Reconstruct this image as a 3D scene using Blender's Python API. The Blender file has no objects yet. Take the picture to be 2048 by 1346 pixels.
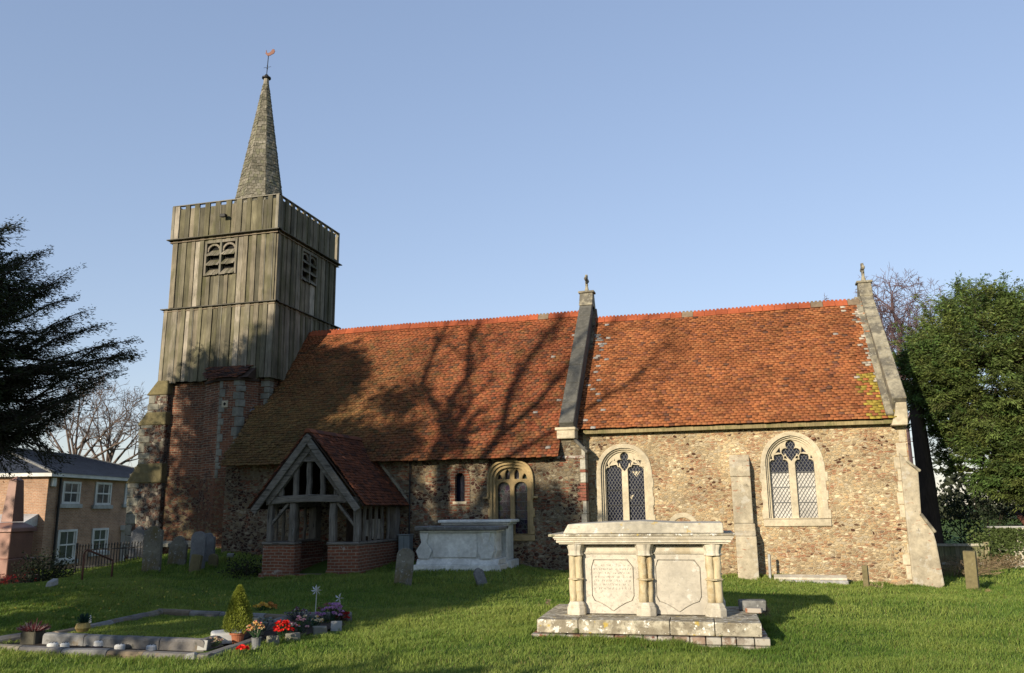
import bpy, bmesh, math, random
import numpy as np
from mathutils import Matrix, Vector
rng = np.random.default_rng(7); random.seed(7)
SC = bpy.context.scene; COL = SC.collection
R_ = math.radians
# ------------------------------------------------------------------ camera
YAW, PITCH, ROLL, FPX, CZ = R_(15.417), R_(11.708), R_(-0.649), 1654.37, 1.6
_f = np.array([-math.sin(YAW)*math.cos(PITCH), math.cos(YAW)*math.cos(PITCH), math.sin(PITCH)])
_r0 = np.array([math.cos(YAW), math.sin(YAW), 0]); _u0 = np.cross(_r0, _f)
_r = math.cos(ROLL)*_r0 + math.sin(ROLL)*_u0; _u = -math.sin(ROLL)*_r0 + math.cos(ROLL)*_u0
cd = bpy.data.cameras.new('camera'); cam = bpy.data.objects.new('camera', cd); COL.objects.link(cam)
cd.sensor_width = 36; cd.sensor_fit = 'HORIZONTAL'; cd.lens = FPX/2048*36; cd.clip_start = .1; cd.clip_end = 3000
cam.matrix_world = Matrix(((_r[0], _u[0], -_f[0], 0), (_r[1], _u[1], -_f[1], 0), (_r[2], _u[2], -_f[2], CZ), (0, 0, 0, 1)))
SC.camera = cam
# ------------------------------------------------------------------ sky, sun, exposure
SUN_AZ, SUN_EL = R_(20), R_(16)           # direction the light travels, east of north; elevation
w = bpy.data.worlds.new('World'); SC.world = w; w.use_nodes = True
nt = w.node_tree; bg = nt.nodes['Background']
sky = nt.nodes.new('ShaderNodeTexSky'); sky.sky_type = 'NISHITA'; sky.sun_disc = False
sky.sun_elevation = SUN_EL; sky.sun_rotation = R_(200); sky.air_density = 1.25; sky.dust_density = .12; sky.ozone_density = 1.3
tint = nt.nodes.new('ShaderNodeMix'); tint.data_type = 'RGBA'; tint.blend_type = 'MULTIPLY'; tint.inputs[0].default_value = 1; tint.inputs[7].default_value = (1.46, 1.57, 1.97, 1)
gam = nt.nodes.new('ShaderNodeGamma'); gam.inputs[1].default_value = .56; nt.links.new(sky.outputs[0], gam.inputs[0]); nt.links.new(gam.outputs[0], tint.inputs[6]); nt.links.new(tint.outputs[2], bg.inputs[0]); bg.inputs[1].default_value = .117
sl = bpy.data.lights.new('sun', 'SUN'); sl.energy = 5.0; sl.angle = R_(.53); sl.color = (1, .87, .68)
so = bpy.data.objects.new('sun', sl); COL.objects.link(so)
so.rotation_euler = Vector((math.sin(SUN_AZ)*math.cos(SUN_EL), math.cos(SUN_AZ)*math.cos(SUN_EL), -math.sin(SUN_EL))).to_track_quat('-Z', 'Y').to_euler()
so.location = (-8, -15, 12)
SC.view_settings.view_transform = 'Standard'; SC.view_settings.look = 'None'; SC.view_settings.exposure = 0.6; SC.view_settings.gamma = 1
SC.render.engine = 'CYCLES'; SC.cycles.max_bounces = 6; SC.cycles.transparent_max_bounces = 6
# ------------------------------------------------------------------ measuring helpers: a photo direction met with a real plane
CAM = np.array([0, 0, CZ])
def ray(x, y): return _r*((x-1024)/FPX) - _u*((y-673)/FPX) + _f
def onY(x, y, Y): d = ray(x, y); return CAM + d*(Y/d[1])
def onX(x, y, X): d = ray(x, y); return CAM + d*(X/d[0])
def onZ(x, y, z=0): d = ray(x, y); return CAM + d*((z-CZ)/d[2])
def onP(x, y, p, n): d = ray(x, y); p = np.array(p, float); n = np.array(n, float); return CAM + d*(((p-CAM)@n)/(d@n))
def sst(t): t = np.clip(t, 0, 1); return t*t*(3-2*t)
def wob(X, Y): return .02*np.sin(X*1.7+Y*.6)+.015*np.sin(Y*2.3-X*.9)+.01*np.sin(X*4.1+1)*np.cos(Y*3.7)
def gz(X, Y):
    X = np.asarray(X, float); Y = np.asarray(Y, float)
    z = -.042*np.clip(X, -16, 4.5)*sst((Y-14.2)/5.8)
    z = z - .12*np.exp(-((X+10.8)/1.5)**2-((Y-17)/1.6)**2)
    z = z - 2.0*sst((-16.5-X)/6)*sst((Y-19.3)/5) - .60*sst((-14.0-X)/4.0)*sst((Y-13.2)/4) + .07*np.exp(-((X+6.3)/1.5)**2-((Y-18.3)/1.2)**2)
    z = z + .28*np.exp(-((X+12.6)/2.2)**2-((Y-13.2)/2.2)**2) - .06*sst((X+1)/1.5)*np.exp(-((Y-10.2)/2.)**2)
    z = z - .05*sst((-11-X)/3.2)*sst((Y-14.8)/3.6)
    near = np.exp(-((X+2)/22)**4)*np.exp(-((Y-12)/22)**4)
    return z + wob(X, Y)*near
def gr(x, y):
    p = onZ(x, y, 0)
    for i in range(40): p = .5*p + .5*onZ(x, y, float(gz(p[0], p[1])))
    return p
def G(X, Y): return float(gz(X, Y))
# ------------------------------------------------------------------ object helpers
def tag(o, label=None, cat=None, group=None, kind=None):
    if label: o['label'] = label
    if cat: o['category'] = cat
    if group: o['group'] = group
    if kind: o['kind'] = kind
    return o
def thing(name, label, cat, loc=(0, 0, 0), rz=0, group=None):
    o = bpy.data.objects.new(name, None); COL.objects.link(o); o.location = loc; o.rotation_euler = (0, 0, rz); o.empty_display_size = .2
    return tag(o, label, cat, group)
def link(name, me, mat, parent=None):
    o = bpy.data.objects.new(name, me); COL.objects.link(o)
    if mat and not me.materials: me.materials.append(mat)
    if parent: o.parent = parent
    return o
def mesh_np(name, V, F, C=None, mat=None, parent=None, smooth=False):
    """V (n,3); F (m,k) ints; C (m,3) face colours"""
    V = np.asarray(V, np.float32); F = np.asarray(F, np.int32); me = bpy.data.meshes.new(name)
    m, k = F.shape
    me.vertices.add(len(V)); me.vertices.foreach_set('co', V.ravel())
    me.loops.add(m*k); me.loops.foreach_set('vertex_index', F.ravel())
    me.polygons.add(m); me.polygons.foreach_set('loop_start', np.arange(0, m*k, k, dtype=np.int32))
    if smooth: me.polygons.foreach_set('use_smooth', np.ones(m, bool))
    me.update(calc_edges=True)
    if C is not None: setcol(me, C)
    return link(name, me, mat, parent)
def setcol(me, C):
    C = np.asarray(C, np.float32); a = me.attributes.new('Col', 'FLOAT_COLOR', 'FACE')
    a.data.foreach_set('color', np.concatenate([C, np.ones((len(C), 1), np.float32)], 1).ravel())
BOXF = np.array([[0, 3, 2, 1], [4, 5, 6, 7], [0, 1, 5, 4], [1, 2, 6, 5], [2, 3, 7, 6], [3, 0, 4, 7]])
class MB:
    def __init__(s): s.V = []; s.F = []; s.C = []
    def add(s, V, F, c=(.5, .5, .5)):
        b = len(s.V); s.V += [tuple(map(float, v)) for v in V]
        for f in F: s.F.append([b+int(i) for i in f]); s.C.append(c)
    def hexa(s, P, c=(.5, .5, .5)): s.add(P, BOXF, c)
    def box(s, x0, x1, y0, y1, z0, z1, c=(.5, .5, .5)):
        s.hexa([(x0, y0, z0), (x1, y0, z0), (x1, y1, z0), (x0, y1, z0), (x0, y0, z1), (x1, y0, z1), (x1, y1, z1), (x0, y1, z1)], c)
    def bar(s, p, q, wx, wz, up=(0, 0, 1), c=(.5, .5, .5), w2=None):
        p = np.array(p, float); q = np.array(q, float); d = q-p; d /= np.linalg.norm(d)
        up = np.array(up, float); sd = np.cross(d, up); sd /= np.linalg.norm(sd); u = np.cross(sd, d)
        k = 1 if w2 is None else w2
        P = [p+sd*a*wx/2+u*b*wz/2 for a, b in ((-1, -1), (1, -1), (1, 1), (-1, 1))] + [q+sd*a*wx*k/2+u*b*wz*k/2 for a, b in ((-1, -1), (1, -1), (1, 1), (-1, 1))]
        s.hexa(P, c)
    def tube(s, pts, rad, n=8, c=(.5, .5, .5), cap=True):
        pts = [np.array(p, float) for p in pts]
        if not hasattr(rad, '__len__'): rad = [rad]*len(pts)
        rings = []; V = []
        for i, p in enumerate(pts):
            d = pts[min(i+1, len(pts)-1)]-pts[max(i-1, 0)]; d = d/(np.linalg.norm(d)+1e-9)
            a = np.array([0, 0, 1.]) if abs(d[2]) < .9 else np.array([1., 0, 0])
            x = np.cross(d, a); x /= np.linalg.norm(x); y = np.cross(d, x)
            for k in range(n):
                t = 2*math.pi*k/n; V.append(p+rad[i]*(x*math.cos(t)+y*math.sin(t)))
        F = []
        for i in range(len(pts)-1):
            for k in range(n): F.append((i*n+k, i*n+(k+1) % n, (i+1)*n+(k+1) % n, (i+1)*n+k))
        if cap: F.append(tuple(range(n))[::-1]); F.append(tuple((len(pts)-1)*n+k for k in range(n)))
        s.add(V, F, c)
    def lathe(s, prof, n=16, o=(0, 0, 0), c=(.5, .5, .5), fl=0, nf=0, ph=0):
        V = []; F = []
        for (r, z) in prof:
            for k in range(n):
                t = 2*math.pi*k/n+ph; rr = r*(1+fl*math.cos(nf*t)) if nf else r
                V.append((o[0]+rr*math.cos(t), o[1]+rr*math.sin(t), o[2]+z))
        m = len(prof)
        for i in range(m-1):
            for k in range(n): F.append((i*n+k, i*n+(k+1) % n, (i+1)*n+(k+1) % n, (i+1)*n+k))
        F.append(tuple(range(n))[::-1]); F.append(tuple((m-1)*n+k for k in range(n)))
        s.add(V, F, c)
    def prism(s, poly, y0, y1, plane='xz', c=(.5, .5, .5)):
        n = len(poly)
        if plane == 'xz': V = [(a, y0, b) for a, b in poly]+[(a, y1, b) for a, b in poly]
        elif plane == 'yz': V = [(y0, a, b) for a, b in poly]+[(y1, a, b) for a, b in poly]
        else: V = [(a, b, y0) for a, b in poly]+[(a, b, y1) for a, b in poly]
        F = [tuple(range(n)), tuple(range(2*n-1, n-1, -1))]+[(i, i+n, (i+1) % n+n, (i+1) % n) for i in range(n)]
        s.add(V, F, c)
    def xf(s, M): s.V = [tuple(M @ Vector(v)) for v in s.V]; return s
    def jit(s, a): s.V = [tuple(np.array(v)+rng.normal(0, a, 3)) for v in s.V]; return s
    def build(s, name, mat, parent=None, bevel=0, seg=1, smooth=False):
        me = bpy.data.meshes.new(name); me.from_pydata(s.V, [], s.F); me.validate(); setcol(me, s.C) if len(me.polygons) == len(s.C) else None
        bm = bmesh.new(); bm.from_mesh(me); bmesh.ops.recalc_face_normals(bm, faces=bm.faces)
        if bevel: bmesh.ops.bevel(bm, geom=[e for e in bm.edges if len(e.link_faces) == 2 and e.calc_face_angle(0) > .45], offset=bevel, segments=seg, profile=.6, affect='EDGES', clamp_overlap=True)
        bm.to_mesh(me); bm.free()
        if smooth: me.polygons.foreach_set('use_smooth', np.ones(len(me.polygons), bool))
        return link(name, me, mat, parent)
def boxes_np(O, A, B, Cc):
    """N boxes: corner O, edge vectors A,B,Cc all (N,3)"""
    P = np.stack([O, O+A, O+A+B, O+B, O+Cc, O+A+Cc, O+A+B+Cc, O+B+Cc], 1); N = len(O)
    F = (BOXF[None]+8*np.arange(N)[:, None, None]).reshape(-1, 4)
    return P.reshape(-1, 3), F
def plate(name, outer, holes, y0, depth, mat, parent=None, bev=0, axis='xz', x0=0):
    """flat plate with holes in the XZ (or YZ) plane, front face at y0, thickness towards +"""
    cu = bpy.data.curves.new(name, 'CURVE'); cu.dimensions = '2D'; cu.fill_mode = 'BOTH'; cu.extrude = depth/2-bev; cu.bevel_depth = bev; cu.bevel_resolution = 1; cu.offset = -bev
    for poly in [outer]+list(holes):
        sp = cu.splines.new('POLY'); sp.points.add(len(poly)-1)
        for i, (a, b) in enumerate(poly): sp.points[i].co = (a, b, 0, 1)
        sp.use_cyclic_u = True
    o = bpy.data.objects.new(name, cu); COL.objects.link(o)
    me = bpy.data.meshes.new_from_object(o.evaluated_get(bpy.context.evaluated_depsgraph_get()))
    bpy.data.objects.remove(o); bpy.data.curves.remove(cu)
    if axis == 'xz': M = Matrix(((1, 0, 0, 0), (0, 0, -1, y0+depth/2), (0, 1, 0, 0), (0, 0, 0, 1)))
    else: M = Matrix(((0, 0, 1, y0-depth/2), (1, 0, 0, 0), (0, 1, 0, 0), (0, 0, 0, 1)))
    me.transform(M); me.name = name; me.materials.clear()
    return link(name, me, mat, parent)
# ------------------------------------------------------------------ materials
class NB:
    def __init__(s, name, rough=.9, spec=.3):
        s.m = bpy.data.materials.new(name); s.m.use_nodes = True; s.t = s.m.node_tree; s.b = s.t.nodes['Principled BSDF']
        s.b.inputs['Roughness'].default_value = rough; s.b.inputs['Specular IOR Level'].default_value = spec
        s.co = s.n('ShaderNodeTexCoord').outputs['Object']
    def n(s, t, **k):
        x = s.t.nodes.new(t)
        for a, b in k.items(): setattr(x, a, b)
        return x
    def set(s, sock, v):
        if isinstance(v, bpy.types.NodeSocket): s.t.links.new(v, sock)
        elif v is not None:
            if sock.type == 'RGBA' and len(v) == 3: v = (*v, 1)
            sock.default_value = v
    def map(s, scale, loc=(0, 0, 0), v=None, rot=(0, 0, 0)):
        x = s.n('ShaderNodeMapping'); s.set(x.inputs['Vector'], v or s.co); x.inputs['Scale'].default_value = scale; x.inputs['Location'].default_value = loc; x.inputs['Rotation'].default_value = rot
        return x.outputs[0]
    def noise(s, scale=(1, 1, 1), detail=5, rough=.6, loc=(0, 0, 0), v=None, out=0, dist=0):
        x = s.n('ShaderNodeTexNoise'); s.set(x.inputs['Vector'], s.map(scale, loc, v)); x.inputs['Scale'].default_value = 1; x.inputs['Detail'].default_value = detail; x.inputs['Roughness'].default_value = rough; x.inputs['Distortion'].default_value = dist
        return x.outputs[out]
    def vor(s, v, feature='F1', rand=1):
        x = s.n('ShaderNodeTexVoronoi', feature=feature); s.set(x.inputs['Vector'], v); x.inputs['Scale'].default_value = 1; x.inputs['Randomness'].default_value = rand
        return x
    def rng(s, v, a, b, c=0, d=1, smooth=False):
        x = s.n('ShaderNodeMapRange'); x.interpolation_type = 'SMOOTHSTEP' if smooth else 'LINEAR'
        for i, q in enumerate((v, a, b, c, d)): s.set(x.inputs[i], q)
        return x.outputs[0]
    def math(s, op, a, b=None, c=None):
        x = s.n('ShaderNodeMath', operation=op)
        for i, q in enumerate((a, b, c)):
            if q is not None: s.set(x.inputs[i], q)
        return x.outputs[0]
    def vm(s, op, a, b=None):
        x = s.n('ShaderNodeVectorMath', operation=op); s.set(x.inputs[0], a)
        if b is not None: s.set(x.inputs[1], b)
        return x.outputs[0]
    def mix(s, f, a, b, mode='MIX'):
        x = s.n('ShaderNodeMix', data_type='RGBA', blend_type=mode); s.set(x.inputs[0], f); s.set(x.inputs[6], a); s.set(x.inputs[7], b)
        return x.outputs[2]
    def ramp(s, f, pts, interp='LINEAR'):
        x = s.n('ShaderNodeValToRGB'); x.color_ramp.interpolation = interp; e = x.color_ramp.elements
        while len(e) < len(pts): e.new(.5)
        for i, (p, c) in enumerate(pts): e[i].position = p; e[i].color = (*c, 1)
        s.set(x.inputs[0], f); return x.outputs[0]
    def attr(s): return s.n('ShaderNodeAttribute', attribute_name='Col').outputs['Color']
    def bump(s, h, strength=.5, dist=.02):
        x = s.n('ShaderNodeBump'); x.inputs['Strength'].default_value = strength; x.inputs['Distance'].default_value = dist; s.set(x.inputs['Height'], h)
        s.t.links.new(x.outputs[0], s.b.inputs['Normal'])
    def done(s, c): s.set(s.b.inputs['Base Color'], c); return s.m
def M(name, base=None, rough=.9, ns=(8, 8, 8), amt=.35, bump=.4, bd=.01, spots=(), big=(1.3, .25), spec=.25, metal=0, al=.7):
    """weathered solid: base colour (or per-face colour) x fine noise x broad noise, blotches of other colours, bump"""
    b = NB(name, rough, spec); c = base if base else b.attr()
    n1 = b.noise(ns, 6, .65); n2 = b.noise((big[0],)*3, 3, .5, (3, 7, 1))
    f = b.math('MULTIPLY', b.rng(n1, .25, .75, (1-amt)*al, (1+amt)*al), b.rng(n2, .3, .7, 1-big[1], 1+big[1]))
    g = b.n('ShaderNodeCombineXYZ'); [b.set(g.inputs[i], f) for i in range(3)]
    x = b.mix(1, c, g.outputs[0], 'MULTIPLY')
    for i, (col, sc, th, soft, am) in enumerate(spots):
        k = b.noise((sc,)*3 if not hasattr(sc, '__len__') else sc, 5, .65, (i*5.3+2, i*2.7, i*9.1))
        x = b.mix(b.math('MULTIPLY', b.rng(k, th, th+soft, smooth=True), am), x, tuple(q*al for q in col))
    if bump: b.bump(n1, bump, bd)
    b.b.inputs['Metallic'].default_value = metal
    return b.done(x)
def rubble(name, pal, mortar, sc=(6.5, 6.5, 11), brick=(.36, .12, .06), brick_amt=.5, dark=(.07, .03, .02), dark_amt=.3, mw=.09, bump=.8):
    b = NB(name, .92, .2)
    wn = b.noise((3, 3, 3), 3, .6, out=1); wv = b.vm('MULTIPLY', b.vm('SUBTRACT', wn, (.5, .5, .5)), (.11, .11, .07)); co = b.vm('ADD', b.co, wv)
    v = b.map(sc, v=co); vf = b.vor(v); ve = b.vor(v, 'DISTANCE_TO_EDGE')
    sep = b.n('ShaderNodeSeparateColor'); b.set(sep.inputs[0], vf.outputs['Color'])
    c = b.ramp(sep.outputs[0], [(i/len(pal), q) for i, q in enumerate(pal)], 'CONSTANT')
    # dark ironstone
    dk = b.math('MULTIPLY', b.math('GREATER_THAN', sep.outputs[1], 1-dark_amt), b.rng(b.noise((1.1, 1.1, 1.6), 2, .5, (9, 2, 4)), .42, .56))
    c = b.mix(dk, c, dark)
    fine = b.noise((28, 28, 28), 5, .7); c = b.mix(.5, c, b.ramp(fine, [(.25, (.45, .42, .38)), (.75, (1.35, 1.3, 1.2))]), 'MULTIPLY')
    edge = b.rng(ve.outputs['Distance'], mw*.4, mw, smooth=True)
    c = b.mix(edge, b.mix(b.noise((12, 12, 12), 4), mortar, tuple(q*.6 for q in mortar)), c)
    # thin courses of brick and tile scraps
    v2 = b.map((sc[0]*.9, sc[1]*.9, sc[2]*2.3), (3.3, 1.7, 5.1), co); f2 = b.vor(v2, rand=.8); e2 = b.vor(v2, 'DISTANCE_TO_EDGE', .8)
    s2 = b.n('ShaderNodeSeparateColor'); b.set(s2.inputs[0], f2.outputs['Color'])
    msk = b.math('MULTIPLY', b.math('GREATER_THAN', s2.outputs[0], 1-brick_amt), b.rng(b.noise((1.6, 1.6, 2.4), 2, .5, (1, 8, 3)), .48, .53))
    msk = b.math('MULTIPLY', msk, b.rng(e2.outputs['Distance'], .03, .1))
    c = b.mix(msk, c, b.mix(s2.outputs[1], brick, (brick[0]*.75, brick[1]*1.1, brick[2]*1.2)))
    big = b.noise((.8, .8, .9), 4, .6, (4, 4, 8)); c = b.mix(.75, c, b.ramp(big, [(.3, (.55, .52, .48)), (.7, (1.2, 1.17, 1.1))]), 'MULTIPLY')
    h = b.math('ADD', b.math('MULTIPLY', edge, .8), b.math('MULTIPLY', fine, .45)); b.bump(h, bump, .03)
    return b.done(c)
def brickwork(name, c1, c2, mortar, spots=(), w=.2, h=.068, ms=.009, amt=.35):
    b = NB(name, .92, .2); sp = b.n('ShaderNodeSeparateXYZ'); b.set(sp.inputs[0], b.co)
    wz = b.math('ADD', sp.outputs[2], b.math('MULTIPLY', b.math('SUBTRACT', b.noise((1.5, 1.5, 1.5), 2), .5), .05))
    cx = b.n('ShaderNodeCombineXYZ'); b.set(cx.inputs[0], b.math('ADD', sp.outputs[0], sp.outputs[1])); b.set(cx.inputs[1], wz)
    t = b.n('ShaderNodeTexBrick'); b.set(t.inputs['Vector'], cx.outputs[0])
    for k, q in (('Color1', (*c1, 1)), ('Color2', (*c2, 1)), ('Mortar', (*mortar, 1)), ('Scale', 1), ('Mortar Size', ms), ('Mortar Smooth', .3), ('Bias', -.1), ('Brick Width', w), ('Row Height', h)): t.inputs[k].default_value = q
    n1 = b.noise((14, 14, 22), 5, .7); c = b.mix(.8, t.outputs[0], b.ramp(n1, [(.25, (1-amt*1.5,)*3), (.75, (1+amt,)*3)]), 'MULTIPLY')
    big = b.noise((1.4, 1.4, 1.8), 4, .6, (7, 2, 3)); c = b.mix(.6, c, b.ramp(big, [(.3, (.5, .48, .48)), (.7, (1.25, 1.2, 1.15))]), 'MULTIPLY')
    for i, (col, sc, th, soft, am) in enumerate(spots): c = b.mix(b.math('MULTIPLY', b.rng(b.noise((sc,)*3, 5, .65, (i*3+1, 5, i)), th, th+soft, smooth=True), am), c, col)
    b.bump(b.math('ADD', b.math('MULTIPLY', b.math('SUBTRACT', 1, t.outputs[1]), .7), b.math('MULTIPLY', n1, .5)), .7, .015)
    return b.done(c)
def leafmat(name, tr=.25, rough=.6):
    b = NB(name, rough, .2); c = b.attr(); t = b.n('ShaderNodeBsdfTranslucent'); b.set(t.inputs[0], b.mix(1, c, (1.2, 1.2, .6), 'MULTIPLY')); b.done(c)
    mx = b.n('ShaderNodeMixShader'); mx.inputs[0].default_value = tr; b.t.links.new(b.b.outputs[0], mx.inputs[1]); b.t.links.new(t.outputs[0], mx.inputs[2])
    b.t.links.new(mx.outputs[0], b.t.nodes['Material Output'].inputs[0]); return b.m
def glassmat(name, base, rough=.12, lines=None):
    b = NB(name, rough, .25); c = base
    n = b.noise((6, 6, 6), 3); c = b.mix(n, tuple(q*.5 for q in base), tuple(q*1.5 for q in base))
    if lines:
        e = b.vor(b.map((11, 11, 9)), 'DISTANCE_TO_EDGE').outputs['Distance']; k = b.rng(e, .04, .07, 1, 0)
        cell = b.vor(b.map((11, 11, 9))).outputs['Color']; c = b.mix(.35, c, b.mix(1, cell, (.1, .07, .09), 'MULTIPLY'))
        c = b.mix(b.math('MULTIPLY', k, .8), c, lines); b.set(b.b.inputs['Roughness'], b.rng(k, 0, 1, rough, .7))
    b.bump(b.noise((9, 9, 9), 2), .15, .01); return b.done(c)
LICH = [((.62, .6, .5), 16, .62, .03, .85), ((.33, .24, .05), 7, .66, .06, .7), ((.06, .06, .045), 5, .6, .12, .6)]
m_chancel = rubble('rubble_chancel', [(.42, .33, .20), (.34, .265, .165), (.50, .405, .26), (.27, .215, .14), (.40, .285, .165), (.57, .49, .35), (.29, .185, .11), (.45, .345, .21), (.38, .33, .25)], (.48, .395, .26), sc=(11, 11, 20), brick=(.34, .15, .085), brick_amt=.4, dark=(.07, .032, .02), dark_amt=.14, mw=.13)
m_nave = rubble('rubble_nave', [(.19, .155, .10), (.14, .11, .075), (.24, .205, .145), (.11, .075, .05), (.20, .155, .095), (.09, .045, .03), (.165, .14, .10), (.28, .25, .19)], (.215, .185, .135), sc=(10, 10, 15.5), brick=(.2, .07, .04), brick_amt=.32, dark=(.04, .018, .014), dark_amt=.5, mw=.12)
m_flint = rubble('rubble_flint', [(.09, .09, .085), (.055, .05, .05), (.15, .145, .12), (.1, .06, .05), (.05, .05, .055), (.3, .28, .25)], (.2, .17, .14), sc=(9, 9, 12), brick_amt=.02, dark_amt=.5)
m_towerbrick = brickwork('tower_brick', (.20, .08, .045), (.09, .045, .033), (.24, .20, .145), spots=[((.05, .035, .028), 3.5, .56, .1, .85), ((.2, .17, .12), 5, .62, .06, .7), ((.2, .09, .05), 2.2, .56, .08, .6)])
m_towerrub = rubble('tower_rubble', [(.14, .065, .04), (.17, .135, .085), (.12, .055, .035), (.18, .145, .09), (.09, .045, .03), (.15, .11, .06)], (.16, .135, .10), sc=(8, 8, 15), brick=(.15, .06, .035), brick_amt=.75, dark=(.05, .022, .02), dark_amt=.45)
m_porchbrick = brickwork('porch_brick', (.20, .075, .042), (.14, .058, .036), (.25, .215, .165), spots=[((.36, .36, .32), 3, .64, .06, .6)])
m_housebrick = brickwork('house_brick', (.36, .215, .135), (.29, .165, .10), (.38, .31, .24), w=.18, h=.06, ms=.008, amt=.2)
m_stone = M('dressed_stone', (.60, .52, .37), ns=(12, 12, 12), amt=.25, spots=[((.36, .3, .2), 4, .6, .1, .6), ((.7, .66, .54), 14, .63, .04, .6)], al=0.68)
m_stone_y = M('yellow_stone', (.46, .34, .17), ns=(12, 12, 12), amt=.25, spots=[((.25, .17, .08), 4, .58, .1, .6)], al=0.6)
m_quoin = M('quoin_stone', (.34, .33, .27), ns=(10, 10, 10), amt=.3, spots=[((.16, .17, .1), 4, .58, .1, .6)], al=0.55)
m_butt = M('buttress_stone', (.54, .47, .34), ns=(9, 9, 9), amt=.35, bump=.7, bd=.02, spots=[((.4, .16, .08), (5, 5, 14), .62, .03, .75), ((.64, .6, .5), 5, .55, .08, .7), ((.2, .17, .12), 6, .63, .06, .6)], al=0.6)
m_coping = M('coping_stone', (.40, .36, .26), ns=(10, 10, 10), amt=.4, spots=[((.13, .12, .1), 3, .46, .15, .8), ((.66, .64, .56), 14, .63, .03, .9), ((.42, .32, .1), 7, .66, .05, .7)], al=0.6)
m_coping_d = M('coping_stone_dark', (.15, .145, .125), ns=(10, 10, 10), amt=.4, spots=[((.4, .38, .32), 20, .63, .04, .8), ((.35, .3, .08), 8, .7, .04, .7)], al=0.6)
m_roof = M('roof_tile', None, ns=(20, 20, 20), amt=.35, bump=.4, spots=[((.10, .055, .03), 6, .6, .1, .55), ((.055, .035, .025), 1.6, .6, .14, .4)], al=0.52)
m_roof_n = M('roof_tile_mossy', None, ns=(20, 20, 20), amt=.35, bump=.4, spots=[((.17, .13, .04), 3.5, .48, .2, .45), ((.07, .05, .03), 6, .6, .1, .6)], al=0.52)
m_ridge = M('ridge_tile', None, ns=(12, 12, 12), amt=.25, spots=[((.2, .16, .1), 5, .68, .05, .7)], al=0.55)
m_under = M('roof_battens', (.06, .04, .03), amt=.2)
m_wood = M('weathered_board', None, ns=(26, 26, 2.2), amt=.42, bump=.5, bd=.012, big=(1.6, .3), spots=[((.16, .165, .06), (2.2, 2.2, 1.1), .52, .14, .42), ((.06, .055, .04), (22, 22, 1.5), .62, .06, .7)], al=0.42)
m_woodh = M('oak_beam', (.27, .25, .215), ns=(3, 14, 30), amt=.5, bump=.8, bd=.015, spots=[((.42, .41, .38), (3, 10, 22), .6, .05, .7), ((.05, .045, .04), (2, 10, 26), .58, .05, .8)], al=0.55)
m_woodv = M('oak_post', (.26, .24, .205), ns=(26, 26, 2.5), amt=.5, bump=.8, bd=.015, spots=[((.45, .45, .43), (18, 18, 2), .62, .05, .6), ((.05, .045, .04), (26, 26, 1.5), .58, .05, .8)], al=0.5)
m_shingle = M('oak_shingle', None, ns=(18, 18, 18), amt=.35, spots=[((.17, .16, .07), 1.6, .55, .15, .6)], al=0.5)
m_dark = M('dark_interior', (.012, .011, .01), amt=.2)
m_iron = M('black_iron', (.012, .012, .013), rough=.55, amt=.3, spec=.4)
m_rust = M('rusty_iron', (.16, .07, .045), rough=.7, amt=.3)
m_lead = M('lead_sheet', (.3, .32, .34), rough=.6, amt=.25)
m_came = M('lead_lattice', (.42, .43, .42), rough=.6, amt=.15, bump=0, al=0.3)
m_copper = M('red_vane', (.2, .085, .06), rough=.6, amt=.2)
m_glass = glassmat('dark_leaded_glass', (.012, .014, .03))
m_stain = glassmat('stained_glass', (.012, .014, .018), lines=(.07, .07, .075))
m_houseglass = glassmat('house_glass', (.05, .055, .06), .05)
m_white = M('white_paint', (.78, .78, .75), rough=.5, amt=.08, bump=.05, al=0.6)
m_blind = M('white_blind', (.80, .77, .70), rough=.7, amt=.06, bump=0, al=0.52)
m_plaster = M('white_render', (.66, .62, .52), amt=.2, spots=[((.3, .27, .2), 3, .58, .1, .6)])
m_slate = M('house_slate', None, rough=.55, ns=(12, 12, 12), amt=.25, spec=.5, al=0.8)
m_tombstone = M('tomb_limestone', (.62, .565, .45), ns=(14, 14, 14), amt=.22, bump=.5, spots=[((.44, .36, .22), 3.2, .56, .1, .55), ((.74, .71, .63), 9, .6, .05, .7), ((.32, .3, .25), 12, .63, .05, .6)], al=0.74)
m_tombcol = M('tomb_shaft_stone', (.60, .51, .33), ns=(14, 14, 7), amt=.28, bump=.9, bd=.02, spots=[((.42, .3, .14), 5, .55, .1, .6)], al=0.72)
m_tombpanel = M('tomb_panel_stone', (.62, .57, .47), ns=(16, 16, 16), amt=.15, bump=.35, spots=[((.40, .37, .31), 20, .54, .06, .6), ((.72, .7, .64), 6, .6, .05, .6)], al=0.72)
m_tombslab = M('tomb_slab_stone', (.46, .42, .32), ns=(12, 12, 12), amt=.45, bump=.9, bd=.02, spots=[((.20, .17, .12), 4.5, .44, .12, .8), ((.76, .74, .66), 11, .58, .03, .95), ((.50, .36, .06), 6, .63, .04, .8), ((.07, .09, .025), 3.3, .6, .06, .8), ((.1, .09, .07), 22, .6, .04, .7)], al=.8)
m_tomblid = M('tomb_lid_stone', (.56, .52, .42), ns=(12, 12, 12), amt=.3, bump=.6, spots=[((.5, .36, .1), 8, .6, .06, .7), ((.74, .72, .66), 6, .62, .03, .9), ((.16, .17, .06), (3, 3, 8), .62, .06, .7)], al=0.72)
m_grey = M('grey_limestone', (.42, .43, .40), ns=(12, 12, 12), amt=.3, bump=.6, spots=[((.62, .62, .58), 11, .62, .04, .7), ((.2, .2, .15), 4, .57, .1, .6), ((.32, .29, .14), 5, .66, .05, .6)], al=0.55)
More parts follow.
